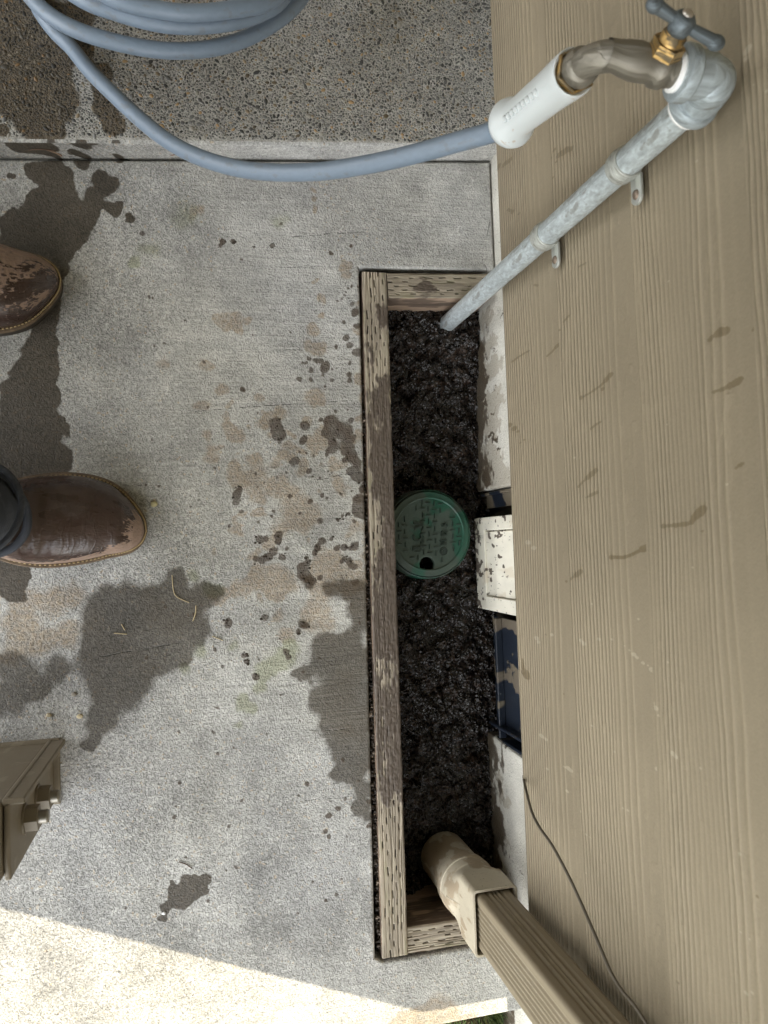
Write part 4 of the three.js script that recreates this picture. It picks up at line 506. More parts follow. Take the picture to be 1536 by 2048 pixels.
// ================================================================ HOSE
{
  const A = [0.2985, 0.563, -0.3635], B = [.2998,.43,-.3926];
  const root = thing('garden_hose', 'thick blue grey garden hose coiled on raised slab with white sleeve at tap', 'hose');
  const dir = V(B).sub(V(A)), len = dir.length(); dir.normalize();
  const d = [dir.x, dir.y, dir.z];
  const pts = [V(A).addScaledVector(dir, len * 0.5), V(B).addScaledVector(dir, -0.03)];
  for (const p of [[.2916,.415,-.3941], [.2636,.385,-.3963], [.231,.35,-.3995], [.1892,.305,-.4066], [.137,.255,-.4183], [.0717,.2,-.4414], [.02,.16,-.4708], [-.0188,.13,-.5028], [-.0547,.105,-.5416], [-.0881,.085,-.5821], [-.1197,.068,-.6218], [-.1432,.056,-.6572], [-.1644,.0505,-.681], [-.1816,.0502,-.7064], [-.1993,.0502,-.7574], [-.2149,.0502,-.8286], [-.2255,.0502,-.9139]]) pts.push(V(p));
  // three turns whose near sides spring clear of the raised slab
  const far = (k) => { const h = 0.0502 + 0.0195 * k, c = [-.0148,.06,-.9436], R = 0.275 + 0.006 * k; for (const a of [-0.15, 0.3, 0.8, 1.3, 1.8, 2.3, 2.8, 3.25]) pts.push(new THREE.Vector3(c[0] - R * Math.cos(a), h, c[2] - R * Math.sin(a))); };
  const near = [[[.191,.09,-.8051], [.1479,.115,-.7155], [.1102,.125,-.6728], [.0556,.13,-.6371], [-.0087,.13,-.621], [-.0705,.13,-.6219], [-.131,.125,-.6378], [-.168,.115,-.665], [-.204,.095,-.7232], [-.2264,.08,-.7893]],
    [[.1814,.11,-.8159], [.119,.145,-.6904], [.0947,.15,-.6694], [.0549,.155,-.6487], [.0048,.155,-.6379], [-.0323,.155,-.6369], [-.078,.15,-.6475], [-.1158,.145,-.6614], [-.1623,.12,-.7105], [-.1983,.105,-.7672]],
    [[.1768,.135,-.7953], [.1067,.165,-.6772], [.0544,.172,-.6527], [.0051,.172,-.6425], [-.0268,.17,-.6434], [-.0764,.165,-.6525], [-.1296,.15,-.6927], [-.1765,.13,-.7567]]];
  near.forEach((list, k) => { far(k); for (const p of list) pts.push(V(p)); });
  far(3);
  const t = paint(256, 1024, (x, y, o) => { const a = fbm(x / 20, y / 12, 4), dirt = sstep(0.64, 0.78, fbm(x / 40 + 8, y / 26, 4)); const k = 0.93 + 0.14 * a; o[0] = 0.168 * k; o[1] = 0.214 * k; o[2] = 0.268 * k; mixTo(o, 0.16, 0.145, 0.12, 0.28 * dirt); o[3] = a; o[4] = 0.36 + 0.14 * a + 0.2 * dirt; }, THREE.RepeatWrapping);
  const g = tube(pts, 0.0098, 1400, 24); uvBy(g, () => [0, 0]);
  { const uv = g.attributes.uv; for (let i = 0; i <= 1400; i++) for (let j = 0; j <= 24; j++) uv.setXY(i * 25 + j, j / 24, i / 1400 * 14); }
  mesh('hose_tube', g, matOf(t, 0.0003), root);
  // white bend guard over the coupling
  const wt = paint(256, 256, (x, y, o) => { const a = fbm(x / 30, y / 30, 3), st = sstep(0.78, 0.84, fbm(x / 18 + 7, y / 14, 3)); o[0] = 0.70 * (0.94 + 0.1 * a); o[1] = 0.74 * (0.94 + 0.1 * a); o[2] = 0.74 * (0.94 + 0.1 * a); mixTo(o, 0.45, 0.30, 0.16, 0.55 * st); o[3] = a; o[4] = 0.42; });
  const sl = mesh('bend_guard', lathe([[0.0150, 0.004], [0.0172, 0.001], [0.0182, 0.002], [0.0184, 0.010], [0.0172, 0.045], [0.0166, len - 0.034], [0.0172, len - 0.022], [0.0215, len - 0.012], [0.0226, len - 0.006], [0.0215, len - 0.001], [0.017, len], [0.0099, len - 0.004], [0.0099, len - 0.012]], A, d, 48), matOf(wt, 0.0004, { transmission: 0.12, thickness: 0 }), root);
  const ribs = []; const up = new THREE.Vector3(0, 1, 0), side = new THREE.Vector3().crossVectors(dir, up).normalize(), f2 = new THREE.Vector3().crossVectors(side, dir).normalize();
  for (let k = 0; k < 9; k++) for (const a of [0.2, 3.5]) { const r = 0.0176, c = V(A).addScaledVector(dir, 0.036 + k * 0.0085).addScaledVector(side, r * Math.cos(a)).addScaledVector(f2, r * Math.sin(a)); const s = new THREE.SphereGeometry(0.003, 10, 8); s.scale(1, 0.7, 1.2); s.translate(c.x, c.y, c.z); ribs.push(s); }
  mesh('grip_ridge', merge(ribs), sl.material, sl);
  mesh('brass_coupling', lathe([[0.0146, 0.012], [0.0146, 0.0], [0.0152, -0.003], [0.0172, -0.003], [0.0176, 0.0], [0.0160, 0.004], [0.0160, 0.02]], A, d, 6), brass, root);
}

// ================================================================ DOWNSPOUT
{
  const cx = 0.3765, cz = 0.5155, root = thing('downspout', 'ribbed brown downspout sleeved into a dirty cream adapter and drain pipe', 'downspout', [cx, -0.12, cz]);
  const Y = 0.12, hx = 0.0245, hz = 0.0365;
  const dt = paint(512, 512, (x, y, o) => { const a = fbm(x / 60, y / 90, 4), g = vn(x / 2, y / 2), sc = sstep(0.7, 0.75, fbm(x / 8, y / 60 + 3, 3)); const k = 0.92 + 0.16 * a + 0.04 * g; o[0] = 0.225 * k; o[1] = 0.185 * k; o[2] = 0.125 * k; mixTo(o, 0.30, 0.26, 0.2, 0.2 * sc); o[3] = a; o[4] = 0.42 + 0.2 * a; });
  // profile with ribs on each face
  const pr = []; const face = (ax, ay, bx, by) => { const L = Math.hypot(bx - ax, by - ay), tx = (bx - ax) / L, ty = (by - ay) / L, nx = ty, ny = -tx, N = Math.round(L / 0.0009); for (let i = 0; i < N; i++) { const s = i / N * L, e = Math.min(s, L - s), cr = sstep(0.010, 0.012, e), w = 0.5 - 0.5 * Math.cos((e - 0.011) / 0.0075 * 2 * Math.PI), rnd2 = e < 0.005 ? 0.005 - Math.sqrt(Math.max(0, 0.005 ** 2 - (0.005 - e) ** 2)) : 0; const off = -0.0016 * cr * w - rnd2; pr.push(new THREE.Vector2(ax + tx * s + nx * off, ay + ty * s + ny * off)); } };
  face(-hx, -hz, hx, -hz); face(hx, -hz, hx, hz); face(hx, hz, -hx, hz); face(-hx, hz, -hx, -hz);
  const g = new THREE.ExtrudeGeometry(new THREE.Shape(pr), { depth: 2.45, bevelEnabled: false, steps: 1 }); g.rotateX(-Math.PI / 2); g.scale(1, 1, -1);
  { const p = g.attributes.position.array; for (let i = 0; i < p.length; i += 9) for (let k = 0; k < 3; k++) { const q = p[i + 3 + k]; p[i + 3 + k] = p[i + 6 + k]; p[i + 6 + k] = q; } g.computeVertexNormals(); }
  g.translate(0.0, Y + 0.07, 0); uvBy(g, (x, y, z) => [(x + z) * 5, y * 3]);
  mesh('spout_pipe', g, matOf(dt, 0.0004), root);
  const ct = paint(512, 512, (x, y, o) => { const a = fbm(x / 50, y / 50, 4), v = 1 - y / 512, m = sstep(0.5, 0.62, fbm(x / 44 + 2, y / 60, 4) + 0.34 * (v - 0.5)), s2 = vn(x / 4, y / 4); const k = 0.9 + 0.2 * a; o[0] = 0.46 * k; o[1] = 0.41 * k; o[2] = 0.31 * k; mixTo(o, 0.27 * k, 0.20 * k, 0.125 * k, 0.75 * m); if (s2 > 0.93) mixTo(o, 0.1, 0.075, 0.05, 0.7); o[3] = a; o[4] = 0.5 + 0.25 * m; });
  const cream = matOf(ct, 0.0006), cuv = (q) => uvBy(q, (x, y, z, nx, ny, nz) => [Math.atan2(z, x) / 6.283 + 0.5, clamp(y / 0.26, 0.01, 0.99)]);
  // square collar: hollow, with rounded corners
  const rrect = (a, b, r) => { const s = new THREE.Shape(); s.moveTo(-a + r, -b); s.lineTo(a - r, -b); s.absarc(a - r, -b + r, r, -Math.PI / 2, 0); s.lineTo(a, b - r); s.absarc(a - r, b - r, r, 0, Math.PI / 2); s.lineTo(-a + r, b); s.absarc(-a + r, b - r, r, Math.PI / 2, Math.PI); s.lineTo(-a, -b + r); s.absarc(-a + r, -b + r, r, Math.PI, Math.PI * 1.5); return s; };
  const so = rrect(0.0315, 0.0435, 0.006); so.holes.push(new THREE.Path(rrect(0.0292, 0.0412, 0.004).getPoints(8)));
  const col = new THREE.ExtrudeGeometry(so, { depth: 0.055, bevelEnabled: true, bevelSize: 0.0006, bevelThickness: 0.0006, bevelSegments: 2 }); col.rotateX(-Math.PI / 2); col.translate(0, Y + 0.052, 0);
  mesh('adapter_collar', cuv(col), cream, root);
  // square to round
  const ring = (t, k) => { const a = t * 2 * Math.PI, c = Math.cos(a), s = Math.sin(a), sq = Math.min(0.0315 / Math.max(1e-4, Math.abs(c)), 0.0435 / Math.max(1e-4, Math.abs(s))), sr = Math.min(sq, 0.0495), R = lerp(0.0415, sr, k); return [R * c, R * s]; };
  const tp = sheet(96, 14, (u, v) => { const [x, z] = ring(u, sstep(0.1, 0.95, v)); return [x, Y + 0.010 + 0.044 * v, z]; });
  mesh('adapter_taper', cuv(tp), cream, root);
  mesh('drain_pipe', cuv(lathe([[0.0385, 0], [0.0385, 0.085], [0.0385, 0.092], [0.0405, 0.094], [0.0425, 0.098], [0.0425, 0.136], [0.0415, 0.138]], [0, 0, 0], [0, 1, 0], 56)), cream, root);
  mesh('pipe_seam', cuv(lathe([[0.0425, 0], [0.0437, 0.001], [0.0437, 0.004], [0.0425, 0.005]], [0, 0.113, 0], [0, 1, 0], 56)), cream, root);
}

// ================================================================ CABLE ON THE WALL
{
  const p = [[.445,.0592,.3436], [.414,.134,.3282], [.402,.1712,.335], [.398,.1896,.3449], [.392,.2236,.3515], [.388,.2677,.3579], [.389,.3066,.3794], [.39,.3303,.3972], [.388,.3514,.4076], [.385,.3771,.4194], [.383,.3998,.4313], [.384,.4167,.439], [.386,.4315,.4423], [.388,.4509,.4506], [.39,.4697,.4604], [.395,.4817,.4775]];
  const top = V(p[p.length - 1]); const q = p.map(V); q.push(new THREE.Vector3(0.41, top.y + 0.3, top.z + 0.16), new THREE.Vector3(0.412, top.y + 1.2, top.z + 0.3));
  tag(mesh('cable', tube(q, 0.0017, 240, 10), plain(0.085, 0.07, 0.05, 0.55), scene), 'thin brown cable hanging loosely up the siding beside the downspout', 'cable');
}

// ================================================================ PORCH POST
{
  const x1 = -0.197, z0 = 0.2505, z1 = 0.322, w = 0.089, zc = (z0 + z1) / 2, root = thing('porch_post', 'square brown painted post in a bolted steel bracket standing on the concrete', 'post', [x1 - w / 2, 0, zc]);
  const pt = paint(256, 512, (x, y, o) => { const n = fbm(x / 40, y / 40, 4), g = vn(x / 2, y / 3), d = sstep(0.68, 0.74, fbm(x / 12, y / 12 + 8, 3)); const k = 0.9 + 0.2 * n + 0.05 * g; o[0] = 0.19 * k; o[1] = 0.158 * k; o[2] = 0.11 * k; mixTo(o, 0.34, 0.30, 0.22, 0.35 * d); o[3] = n; o[4] = 0.55; });
  const m = matOf(pt, 0.0008), puv = (g) => uvBy(g, (x, y, z) => [(x + z) * 4, y * 2]);
  mesh('post_shaft', puv(box(w, 2.585, z1 - z0 + 0.004, 0, 1.2945, 0, 0.004)), m, root);
  const plate = [box(0.006, 0.242, z1 - z0 + 0.012, w / 2 + 0.003, 0.122, 0, 0.002)];
  mesh('bracket_plate', puv(merge(plate)), m, root);
  mesh('bracket_flange', puv(box(0.022, 0.245, 0.007, w / 2 + 0.010, 0.1235, -(z1 - z0) / 2 - 0.0015, 0.002)), m, root);
  mesh('bracket_foot', puv(box(0.105, 0.004, z1 - z0 + 0.014, 0.006, 0.002, 0, 0.001)), m, root);
  mesh('weld_bead', puv(tube([[w / 2 + 0.004, 0.244, -0.034], [w / 2 + 0.004, 0.246, -0.01], [w / 2 + 0.003, 0.245, 0.02], [w / 2 + 0.004, 0.243, 0.036]], 0.0032, 30, 8)), m, root);
  for (const h of [0.108, 0.178]) {
    const b = new THREE.Group(); b.name = 'bolt'; b.position.set(w / 2 + 0.006, h, 0.002); root.add(b);
    const nut = new THREE.CylinderGeometry(0.0142, 0.0142, 0.014, 6).toNonIndexed(); nut.computeVertexNormals(); nut.rotateZ(-Math.PI / 2); nut.rotateX(Math.PI / 6); nut.translate(0.008, 0, 0); mesh('nut', puv(nut), m, b);
    const th = []; for (let k = 0; k < 5; k++) th.push([0.0078, k * 0.002], [0.0068, k * 0.002 + 0.001]); th.push([0.0066, 0.0105], [0, 0.0108]);
    mesh('stud', lathe(th, [0.0145, 0, 0], [1, 0, 0], 20), plain(0.30, 0.28, 0.24, 0.4, { metalness: 0.6 }), b);
    const ws = new THREE.CylinderGeometry(0.0165, 0.0165, 0.002, 24); ws.rotateZ(-Math.PI / 2); ws.translate(0.001, 0, 0); mesh('washer', puv(ws), m, b);
  }
}

// ================================================================ PERSON
{
  const person = thing('person', 'person standing on the slab in muddy brown leather boots and dark jeans', 'person');
  const L = 0.33;
  const half = (s) => { const k = [[0, 0.0], [0.02, 0.022], [0.06, 0.034], [0.14, 0.0405], [0.3, 0.0415], [0.42, 0.044], [0.53, 0.0545], [0.62, 0.0595], [0.72, 0.0590], [0.81, 0.0535], [0.89, 0.0430], [0.945, 0.0315], [0.98, 0.0195], [0.993, 0.0115], [1, 0.0]]; let i = 0; while (i < k.length - 2 && s > k[i + 1][0]) i++; const a = k[Math.max(0, i - 1)], b = k[i], c = k[i + 1], d = k[Math.min(k.length - 1, i + 2)], t = (s - b[0]) / (c[0] - b[0]); const m0 = i ? (c[1] - a[1]) / (c[0] - a[0]) * (c[0] - b[0]) : (c[1] - b[1]), m1 = i < k.length - 2 ? (d[1] - b[1]) / (d[0] - b[0]) * (c[0] - b[0]) : (c[1] - b[1]); const t2 = t * t, t3 = t2 * t; return Math.max(0, (2 * t3 - 3 * t2 + 1) * b[1] + (t3 - 2 * t2 + t) * m0 + (-2 * t3 + 3 * t2) * c[1] + (t3 - t2) * m1); };
  const lift = (s) => { const k = [[0, 0.03], [0.03, 0.085], [0.1, 0.115], [0.3, 0.125], [0.42, 0.115], [0.55, 0.094], [0.68, 0.078], [0.8, 0.069], [0.9, 0.058], [0.96, 0.045], [0.99, 0.034], [1, 0.026]]; let i = 0; while (i < k.length - 2 && s > k[i + 1][0]) i++; const t = clamp((s - k[i][0]) / (k[i + 1][0] - k[i][0])); return lerp(k[i][1], k[i + 1][1], t * t * (3 - 2 * t) * 0.4 + t * 0.6); };
  const boot = (tip, ang, mir, sd, patches) => {
    const b = new THREE.Group(); b.name = 'boot'; b.position.set(tip[0], 0, tip[1]); b.rotation.y = ang; person.add(b);
    const off = (s) => mir * (0.012 * sstep(0.45, 0.85, s) - 0.012 * sstep(0.85, 1, s) * 0.8);   // the toe curves to the inner side
    const bt = paint(640, 512, (x, y, o) => {
      const s = x / 640, a = y / 512, n = fbm(x / 30 + sd, y / 30, 4), f = fbm(x / 7 + sd, y / 7, 3), g = vn(x / 2, y / 2);
      const crk = Math.abs(fbm(x / 16 + 3 * sd, y / 40, 3) - 0.5) * 14;
      const k = 0.7 + 0.5 * n; o[0] = 0.046 * k; o[1] = 0.025 * k; o[2] = 0.019 * k;
      const worn = sstep(0.5, 0.75, fbm(x / 60 + 9 + sd, y / 60, 3)); mixTo(o, 0.085 * k, 0.064 * k, 0.057 * k, 0.6 * worn);
      const crease = sstep(0.5, 0.1, crk) * sstep(0.4, 0.5, s) * sstep(0.8, 0.7, s); mixTo(o, 0.12, 0.08, 0.06, 0.18 * crease);
      let p = 0; for (const [ps, pa, rs, ra, st] of patches) p += st * Math.exp(-(((s - ps) / rs) ** 2 + ((a - pa) / ra) ** 2));
      const mud = sstep(0.5, 0.58, p * 0.8 + (n - 0.5) * 0.9 + (f - 0.5) * 0.75); mixTo(o, 0.30 * (0.75 + 0.5 * f), 0.205 * (0.75 + 0.5 * f), 0.15 * (0.75 + 0.5 * f), 0.85 * mud);
      o[3] = 0.45 + 0.3 * (f - 0.5) + 0.3 * mud - 0.08 * crease - 0.16 * sstep(0.62, 0.8, vn(x / 4.5 + 5 * fbm(x / 60, y / 80, 2), y / 70)) * sstep(0.42, 0.5, s) * sstep(0.86, 0.74, s); o[4] = lerp(0.16 + 0.26 * n, 0.85, mud) ;
    }, THREE.ClampToEdgeWrapping);
    const g = sheet(110, 64, (u, v) => {
      const s = 0.5 - 0.5 * Math.cos(u * Math.PI), th = v * Math.PI, w = half(s) * 0.965, h = lift(s), c = Math.cos(th), sn = Math.sin(th), e = lerp(0.75, 0.95, sstep(0.3, 0.6, s));
      const wr = 0.0014 * Math.sin(s * 95 + 6 * vn(s * 9, v * 4)) * sstep(0.48, 0.54, s) * sstep(0.74, 0.66, s) * sn, tap = 1 - 0.28 * sstep(0.55, 0.2, s) * sn;
      return [-L * (1 - s), 0.022 + (h - 0.022) * Math.pow(sn, 0.72) + wr, off(s) + w * tap * Math.sign(c) * Math.pow(Math.abs(c), e)];
    });
    mesh('boot_upper', g, matOf(bt, 0.0014, { clearcoat: 0.35, clearcoatRoughness: 0.25 }), b);
    mesh('boot_shaft', lathe([[0.052, 0], [0.050, 0.05], [0.053, 0.12], [0.055, 0.16], [0.050, 0.16]], [-0.245, 0.085, 0], [0, 1, 0], 40), plain(0.045, 0.026, 0.018, 0.45), b);
    const out = (grow) => { const a = [], c = []; for (let k = 0; k <= 60; k++) { const s = 0.5 - 0.5 * Math.cos(k / 60 * Math.PI), w = half(s) + grow * Math.sqrt(clamp(1 - Math.abs(2 * s - 1) ** 12)), x = -L * (1 - s) + grow * (2 * s - 1); a.push(new THREE.Vector2(x, -(off(s) + w))); c.push(new THREE.Vector2(x, -(off(s) - w))); } return new THREE.Shape([...a, ...c.reverse()]); };
    const slab = (grow, y, d) => { const q = new THREE.ExtrudeGeometry(out(grow), { depth: d, bevelEnabled: true, bevelSize: 0.0012, bevelThickness: 0.0012, bevelSegments: 2 }); q.rotateX(-Math.PI / 2); q.translate(0, y, 0); return q; };
    const wt = paint(256, 256, (x, y, o) => { const n = fbm(x / 14, y / 14, 4); o[0] = 0.13 * (0.4 + n); o[1] = 0.088 * (0.4 + n); o[2] = 0.05 * (0.4 + n); o[3] = n; o[4] = 0.6; }, THREE.RepeatWrapping);
    mesh('welt', uvBy(slab(0.0020, 0.0165, 0.003), (x, y, z) => [x * 8, z * 8]), matOf(wt, 0.001), b);
    mesh('sole', slab(0.001, 0.0012, 0.0135), plain(0.035, 0.028, 0.02, 0.8), b);
    const st = []; for (const q of [-1, 1]) for (let k = 0; k < 46; k++) { const s = 0.42 + 0.575 * Math.sin(k / 46 * Math.PI / 2), s2 = s + 0.008, w = half(s), w2 = half(Math.min(1, s2)), z = off(s) + q * (w - 0.0012), z2 = off(s2) + q * (w2 - 0.0012); st.push(rod([-L * (1 - s) + 0.002, 0.0225, z], [-L * (1 - Math.min(1, s2)) + 0.002, 0.0225, z2], 0.0011, 0.0011, 6)); }
    const sm = mesh('stitching', merge(st), plain(0.38, 0.28, 0.14, 0.7), b); sm.userData.kind = 'stuff';
    return b;
  };
  const rt = [-.0684,.022,-.0219], lt = [-.1689,.022,-.3632];
  boot([rt[0], rt[2]], -0.13, -1, 3, [[0.93, 0.42, 0.09, 0.36, 1.5], [0.86, 0.14, 0.14, 0.13, 1.2], [0.62, 0.06, 0.28, 0.09, 1.1], [0.9, 0.75, 0.06, 0.12, 0.6]]);
  boot([lt[0], lt[2]], 0.06, 1, 11, [[0.8, 0.78, 0.15, 0.2, 0.85], [0.70, 0.5, 0.14, 0.28, 0.62], [0.95, 0.6, 0.06, 0.3, 0.5], [0.82, 0.22, 0.12, 0.12, 0.75]]);

  // body: tapered capsules blended into one surface
  const V3 = (x, y, z) => [x, y, z];
  const capsules = (bones, k) => (x, y, z) => {
    let d = 1e9;
    for (const [a, b, r0, r1] of bones) {
      const bx = b[0] - a[0], by = b[1] - a[1], bz = b[2] - a[2], px = x - a[0], py = y - a[1], pz = z - a[2], t = clamp((px * bx + py * by + pz * bz) / (bx * bx + by * by + bz * bz + 1e-9));
      const q = Math.hypot(px - bx * t, py - by * t, pz - bz * t) - (r0 + (r1 - r0) * t);
      const h = Math.max(0, k - Math.abs(d - q)) / k; d = Math.min(d, q) - h * h * k * 0.25;
    }
    return d;
  };
  const march = (c, size, res, f) => {
    const mc = new MarchingCubes(res, new THREE.MeshBasicMaterial(), false, false, 200000); mc.isolation = 0;
    const hs = size / 2; let i = 0;
    for (let z = 0; z < res; z++) for (let y = 0; y < res; y++) for (let x = 0; x < res; x++) mc.field[i++] = -f(c[0] + (x - res / 2) / (res / 2) * hs, c[1] + (y - res / 2) / (res / 2) * hs, c[2] + (z - res / 2) / (res / 2) * hs);
    mc.update(); const n = mc.count, p = new Float32Array(n * 3);
    for (let k = 0; k < n; k++) { p[3 * k] = c[0] + mc.positionArray[3 * k] * hs; p[3 * k + 1] = c[1] + mc.positionArray[3 * k + 1] * hs; p[3 * k + 2] = c[2] + mc.positionArray[3 * k + 2] * hs; }
    let g = new THREE.BufferGeometry(); g.setAttribute('position', new THREE.BufferAttribute(p, 3)); g = mergeVertices(g, 1e-5); g.computeVertexNormals(); return g;
  };
  const rk = [-0.256, 0.09, -0.052], lk = [-0.415, 0.09, -0.36];
  const legs = capsules([[rk, [-0.30, 0.2, -0.055], 0.055, 0.060], [[-0.30, 0.2, -0.055], [-0.375, 0.46, -0.08], 0.060, 0.075], [[-0.375, 0.46, -0.08], [-0.39, 0.88, -0.12], 0.075, 0.098], [lk, [-0.40, 0.46, -0.31], 0.058, 0.075], [[-0.40, 0.46, -0.31], [-0.37, 0.88, -0.29], 0.075, 0.098], [[-0.38, 0.92, -0.14], [-0.38, 0.92, -0.27], 0.11, 0.11], [[-0.375, 0.98, -0.16], [-0.375, 0.98, -0.25], 0.105, 0.105]], 0.05);
  const jt = paint(512, 512, (x, y, o) => { const n = fbm(x / 40, y / 40, 4), w = (((x + y) >> 1) & 1), f = fbm(x / 9, y / 30, 3), fade = sstep(0.5, 0.75, fbm(x / 60 + 3, y / 25, 3)); const k = (0.7 + 0.5 * n) * (w ? 1.12 : 0.88); o[0] = 0.060 * k; o[1] = 0.067 * k; o[2] = 0.083 * k; mixTo(o, 0.12, 0.135, 0.16, 0.6 * fade * f); o[3] = 0.4 * w + 0.5 * f; o[4] = 0.9; }, THREE.RepeatWrapping);
  const jm = matOf(jt, 0.0012);
  const jg = march([-0.36, 0.58, -0.19], 1.04, 96, (x, y, z) => Math.max(legs(x, y, z) + 0.006 * (vn(y * 26, z * 12 + x * 9) - 0.5) + 0.010 * (fbm(y * 16 + 5, (x + z) * 7, 2) - 0.5), 0.098 - y));
  const jeans = mesh('jeans', uvBy(jg, (x, y, z) => [(x + z) * 4, y * 4]), jm, person);
  const hemR = (c) => tube(Array.from({ length: 16 }, (_, k) => { const a = k / 16 * Math.PI * 2, r = 0.0575 + 0.004 * Math.sin(3 * a); return [c[0] + r * Math.cos(a), 0.103 + 0.006 * Math.cos(a + 2), c[2] + r * Math.sin(a)]; }), 0.0052, 72, 8, true);
  for (const c of [rk, lk]) { const h = hemR(c); h.scale(1, 1, 1); mesh('hem', uvBy(h, (x, y, z) => [(x + z) * 8, y * 8]), jm, jeans); }
  for (const c of [rk, lk]) { const q = tube(Array.from({ length: 12 }, (_, k) => { const a = -1.9 + k / 11 * 3.4, r = 0.0605 - 0.003 * k / 11; return [c[0] + r * Math.cos(a), 0.135 + 0.022 * Math.sin(a * 1.3), c[2] + r * Math.sin(a)]; }), 0.0040, 48, 8); mesh('seam', uvBy(q, (x, y, z) => [(x + z) * 8, y * 8]), jm, jeans); }
  const up = capsules([[[-0.38, 1.02, -0.205], [-0.36, 1.30, -0.205], 0.135, 0.155], [[-0.35, 1.40, -0.33], [-0.35, 1.40, -0.08], 0.085, 0.085], [[-0.355, 1.42, -0.02], [-0.36, 1.13, 0.06], 0.062, 0.052], [[-0.36, 1.13, 0.06], [-0.13, 1.175, 0.06], 0.052, 0.04], [[-0.355, 1.42, -0.39], [-0.36, 1.13, -0.42], 0.062, 0.052], [[-0.36, 1.13, -0.42], [-0.15, 1.20, -0.12], 0.052, 0.04]], 0.05);
  mesh('jacket', march([-0.3, 1.2, -0.19], 0.9, 84, (x, y, z) => up(x, y, z) + 0.006 * (vn(y * 24, x * 14 + z * 8) - 0.5)), plain(0.06, 0.065, 0.07, 0.9), person);
  const hd = capsules([[[-0.335, 1.44, -0.205], [-0.31, 1.54, -0.205], 0.055, 0.052], [[-0.30, 1.63, -0.205], [-0.29, 1.60, -0.205], 0.093, 0.088], [[-0.25, 1.545, -0.205], [-0.245, 1.54, -0.205], 0.05, 0.045], [[-0.20, 1.60, -0.205], [-0.185, 1.575, -0.205], 0.012, 0.015], [[-0.29, 1.61, -0.298], [-0.295, 1.585, -0.298], 0.016, 0.012], [[-0.29, 1.61, -0.112], [-0.295, 1.585, -0.112], 0.016, 0.012]], 0.025);
  const skin = plain(0.48, 0.29, 0.21, 0.55), head = mesh('head', march([-0.28, 1.58, -0.205], 0.36, 64, hd), skin, person);
  mesh('hair', march([-0.30, 1.64, -0.205], 0.34, 48, (x, y, z) => Math.max(Math.hypot(x + 0.305, (y - 1.64) * 0.95, z + 0.205) - 0.102 + 0.01 * (vn(x * 90, z * 90) - 0.5), (x + 0.235) * 0.8 - (y - 1.655), 1.575 - y)), plain(0.05, 0.035, 0.025, 0.8), head);
  for (const s of [-1, 1]) { const e = new THREE.SphereGeometry(0.011, 14, 10); e.translate(-0.212, 1.612, -0.205 + s * 0.033); mesh('eye', e, plain(0.12, 0.1, 0.09, 0.2), head); }
  mesh('mouth', box(0.006, 0.006, 0.045, -0.1985, 1.538, -0.205), plain(0.35, 0.14, 0.12, 0.5), head);
  const hand = (w, f, s) => { const F = V(f).normalize(), S = new THREE.Vector3(0, 0, s), at = (a, b, c) => { const q = V(w).addScaledVector(F, a).addScaledVector(S, b); q.y += c; return [q.x, q.y, q.z]; }; const bn = [[at(-0.02, 0, 0), at(0.02, 0, 0), 0.026, 0.028], [at(0.02, -0.02, 0), at(0.075, -0.024, 0), 0.014, 0.013], [at(0.02, 0.02, 0), at(0.075, 0.024, 0), 0.014, 0.013]]; [[-0.030, 0.062], [-0.011, 0.072], [0.010, 0.068], [0.029, 0.054]].forEach(([b, l]) => bn.push([at(0.07, b, 0), at(0.07 + l * 0.5, b, 0.006), 0.0095, 0.009], [at(0.07 + l * 0.5, b, 0.006), at(0.07 + l * 0.8, b * 0.9, -0.012), 0.009, 0.0078])); bn.push([at(0.015, -0.03, 0), at(0.055, -0.055, 0.004), 0.012, 0.0105], [at(0.055, -0.055, 0.004), at(0.085, -0.052, -0.004), 0.0105, 0.009]); return capsules(bn, 0.008); };
  mesh('hand', march([-0.075, 1.19, 0.055], 0.26, 72, hand([-0.12, 1.18, 0.06], [1, 0.12, -0.05], 1)), skin, person);
  mesh('hand', march([-0.10, 1.215, -0.10], 0.26, 72, hand([-0.14, 1.205, -0.11], [1, 0.12, 0.05], -1)), skin, person);
}

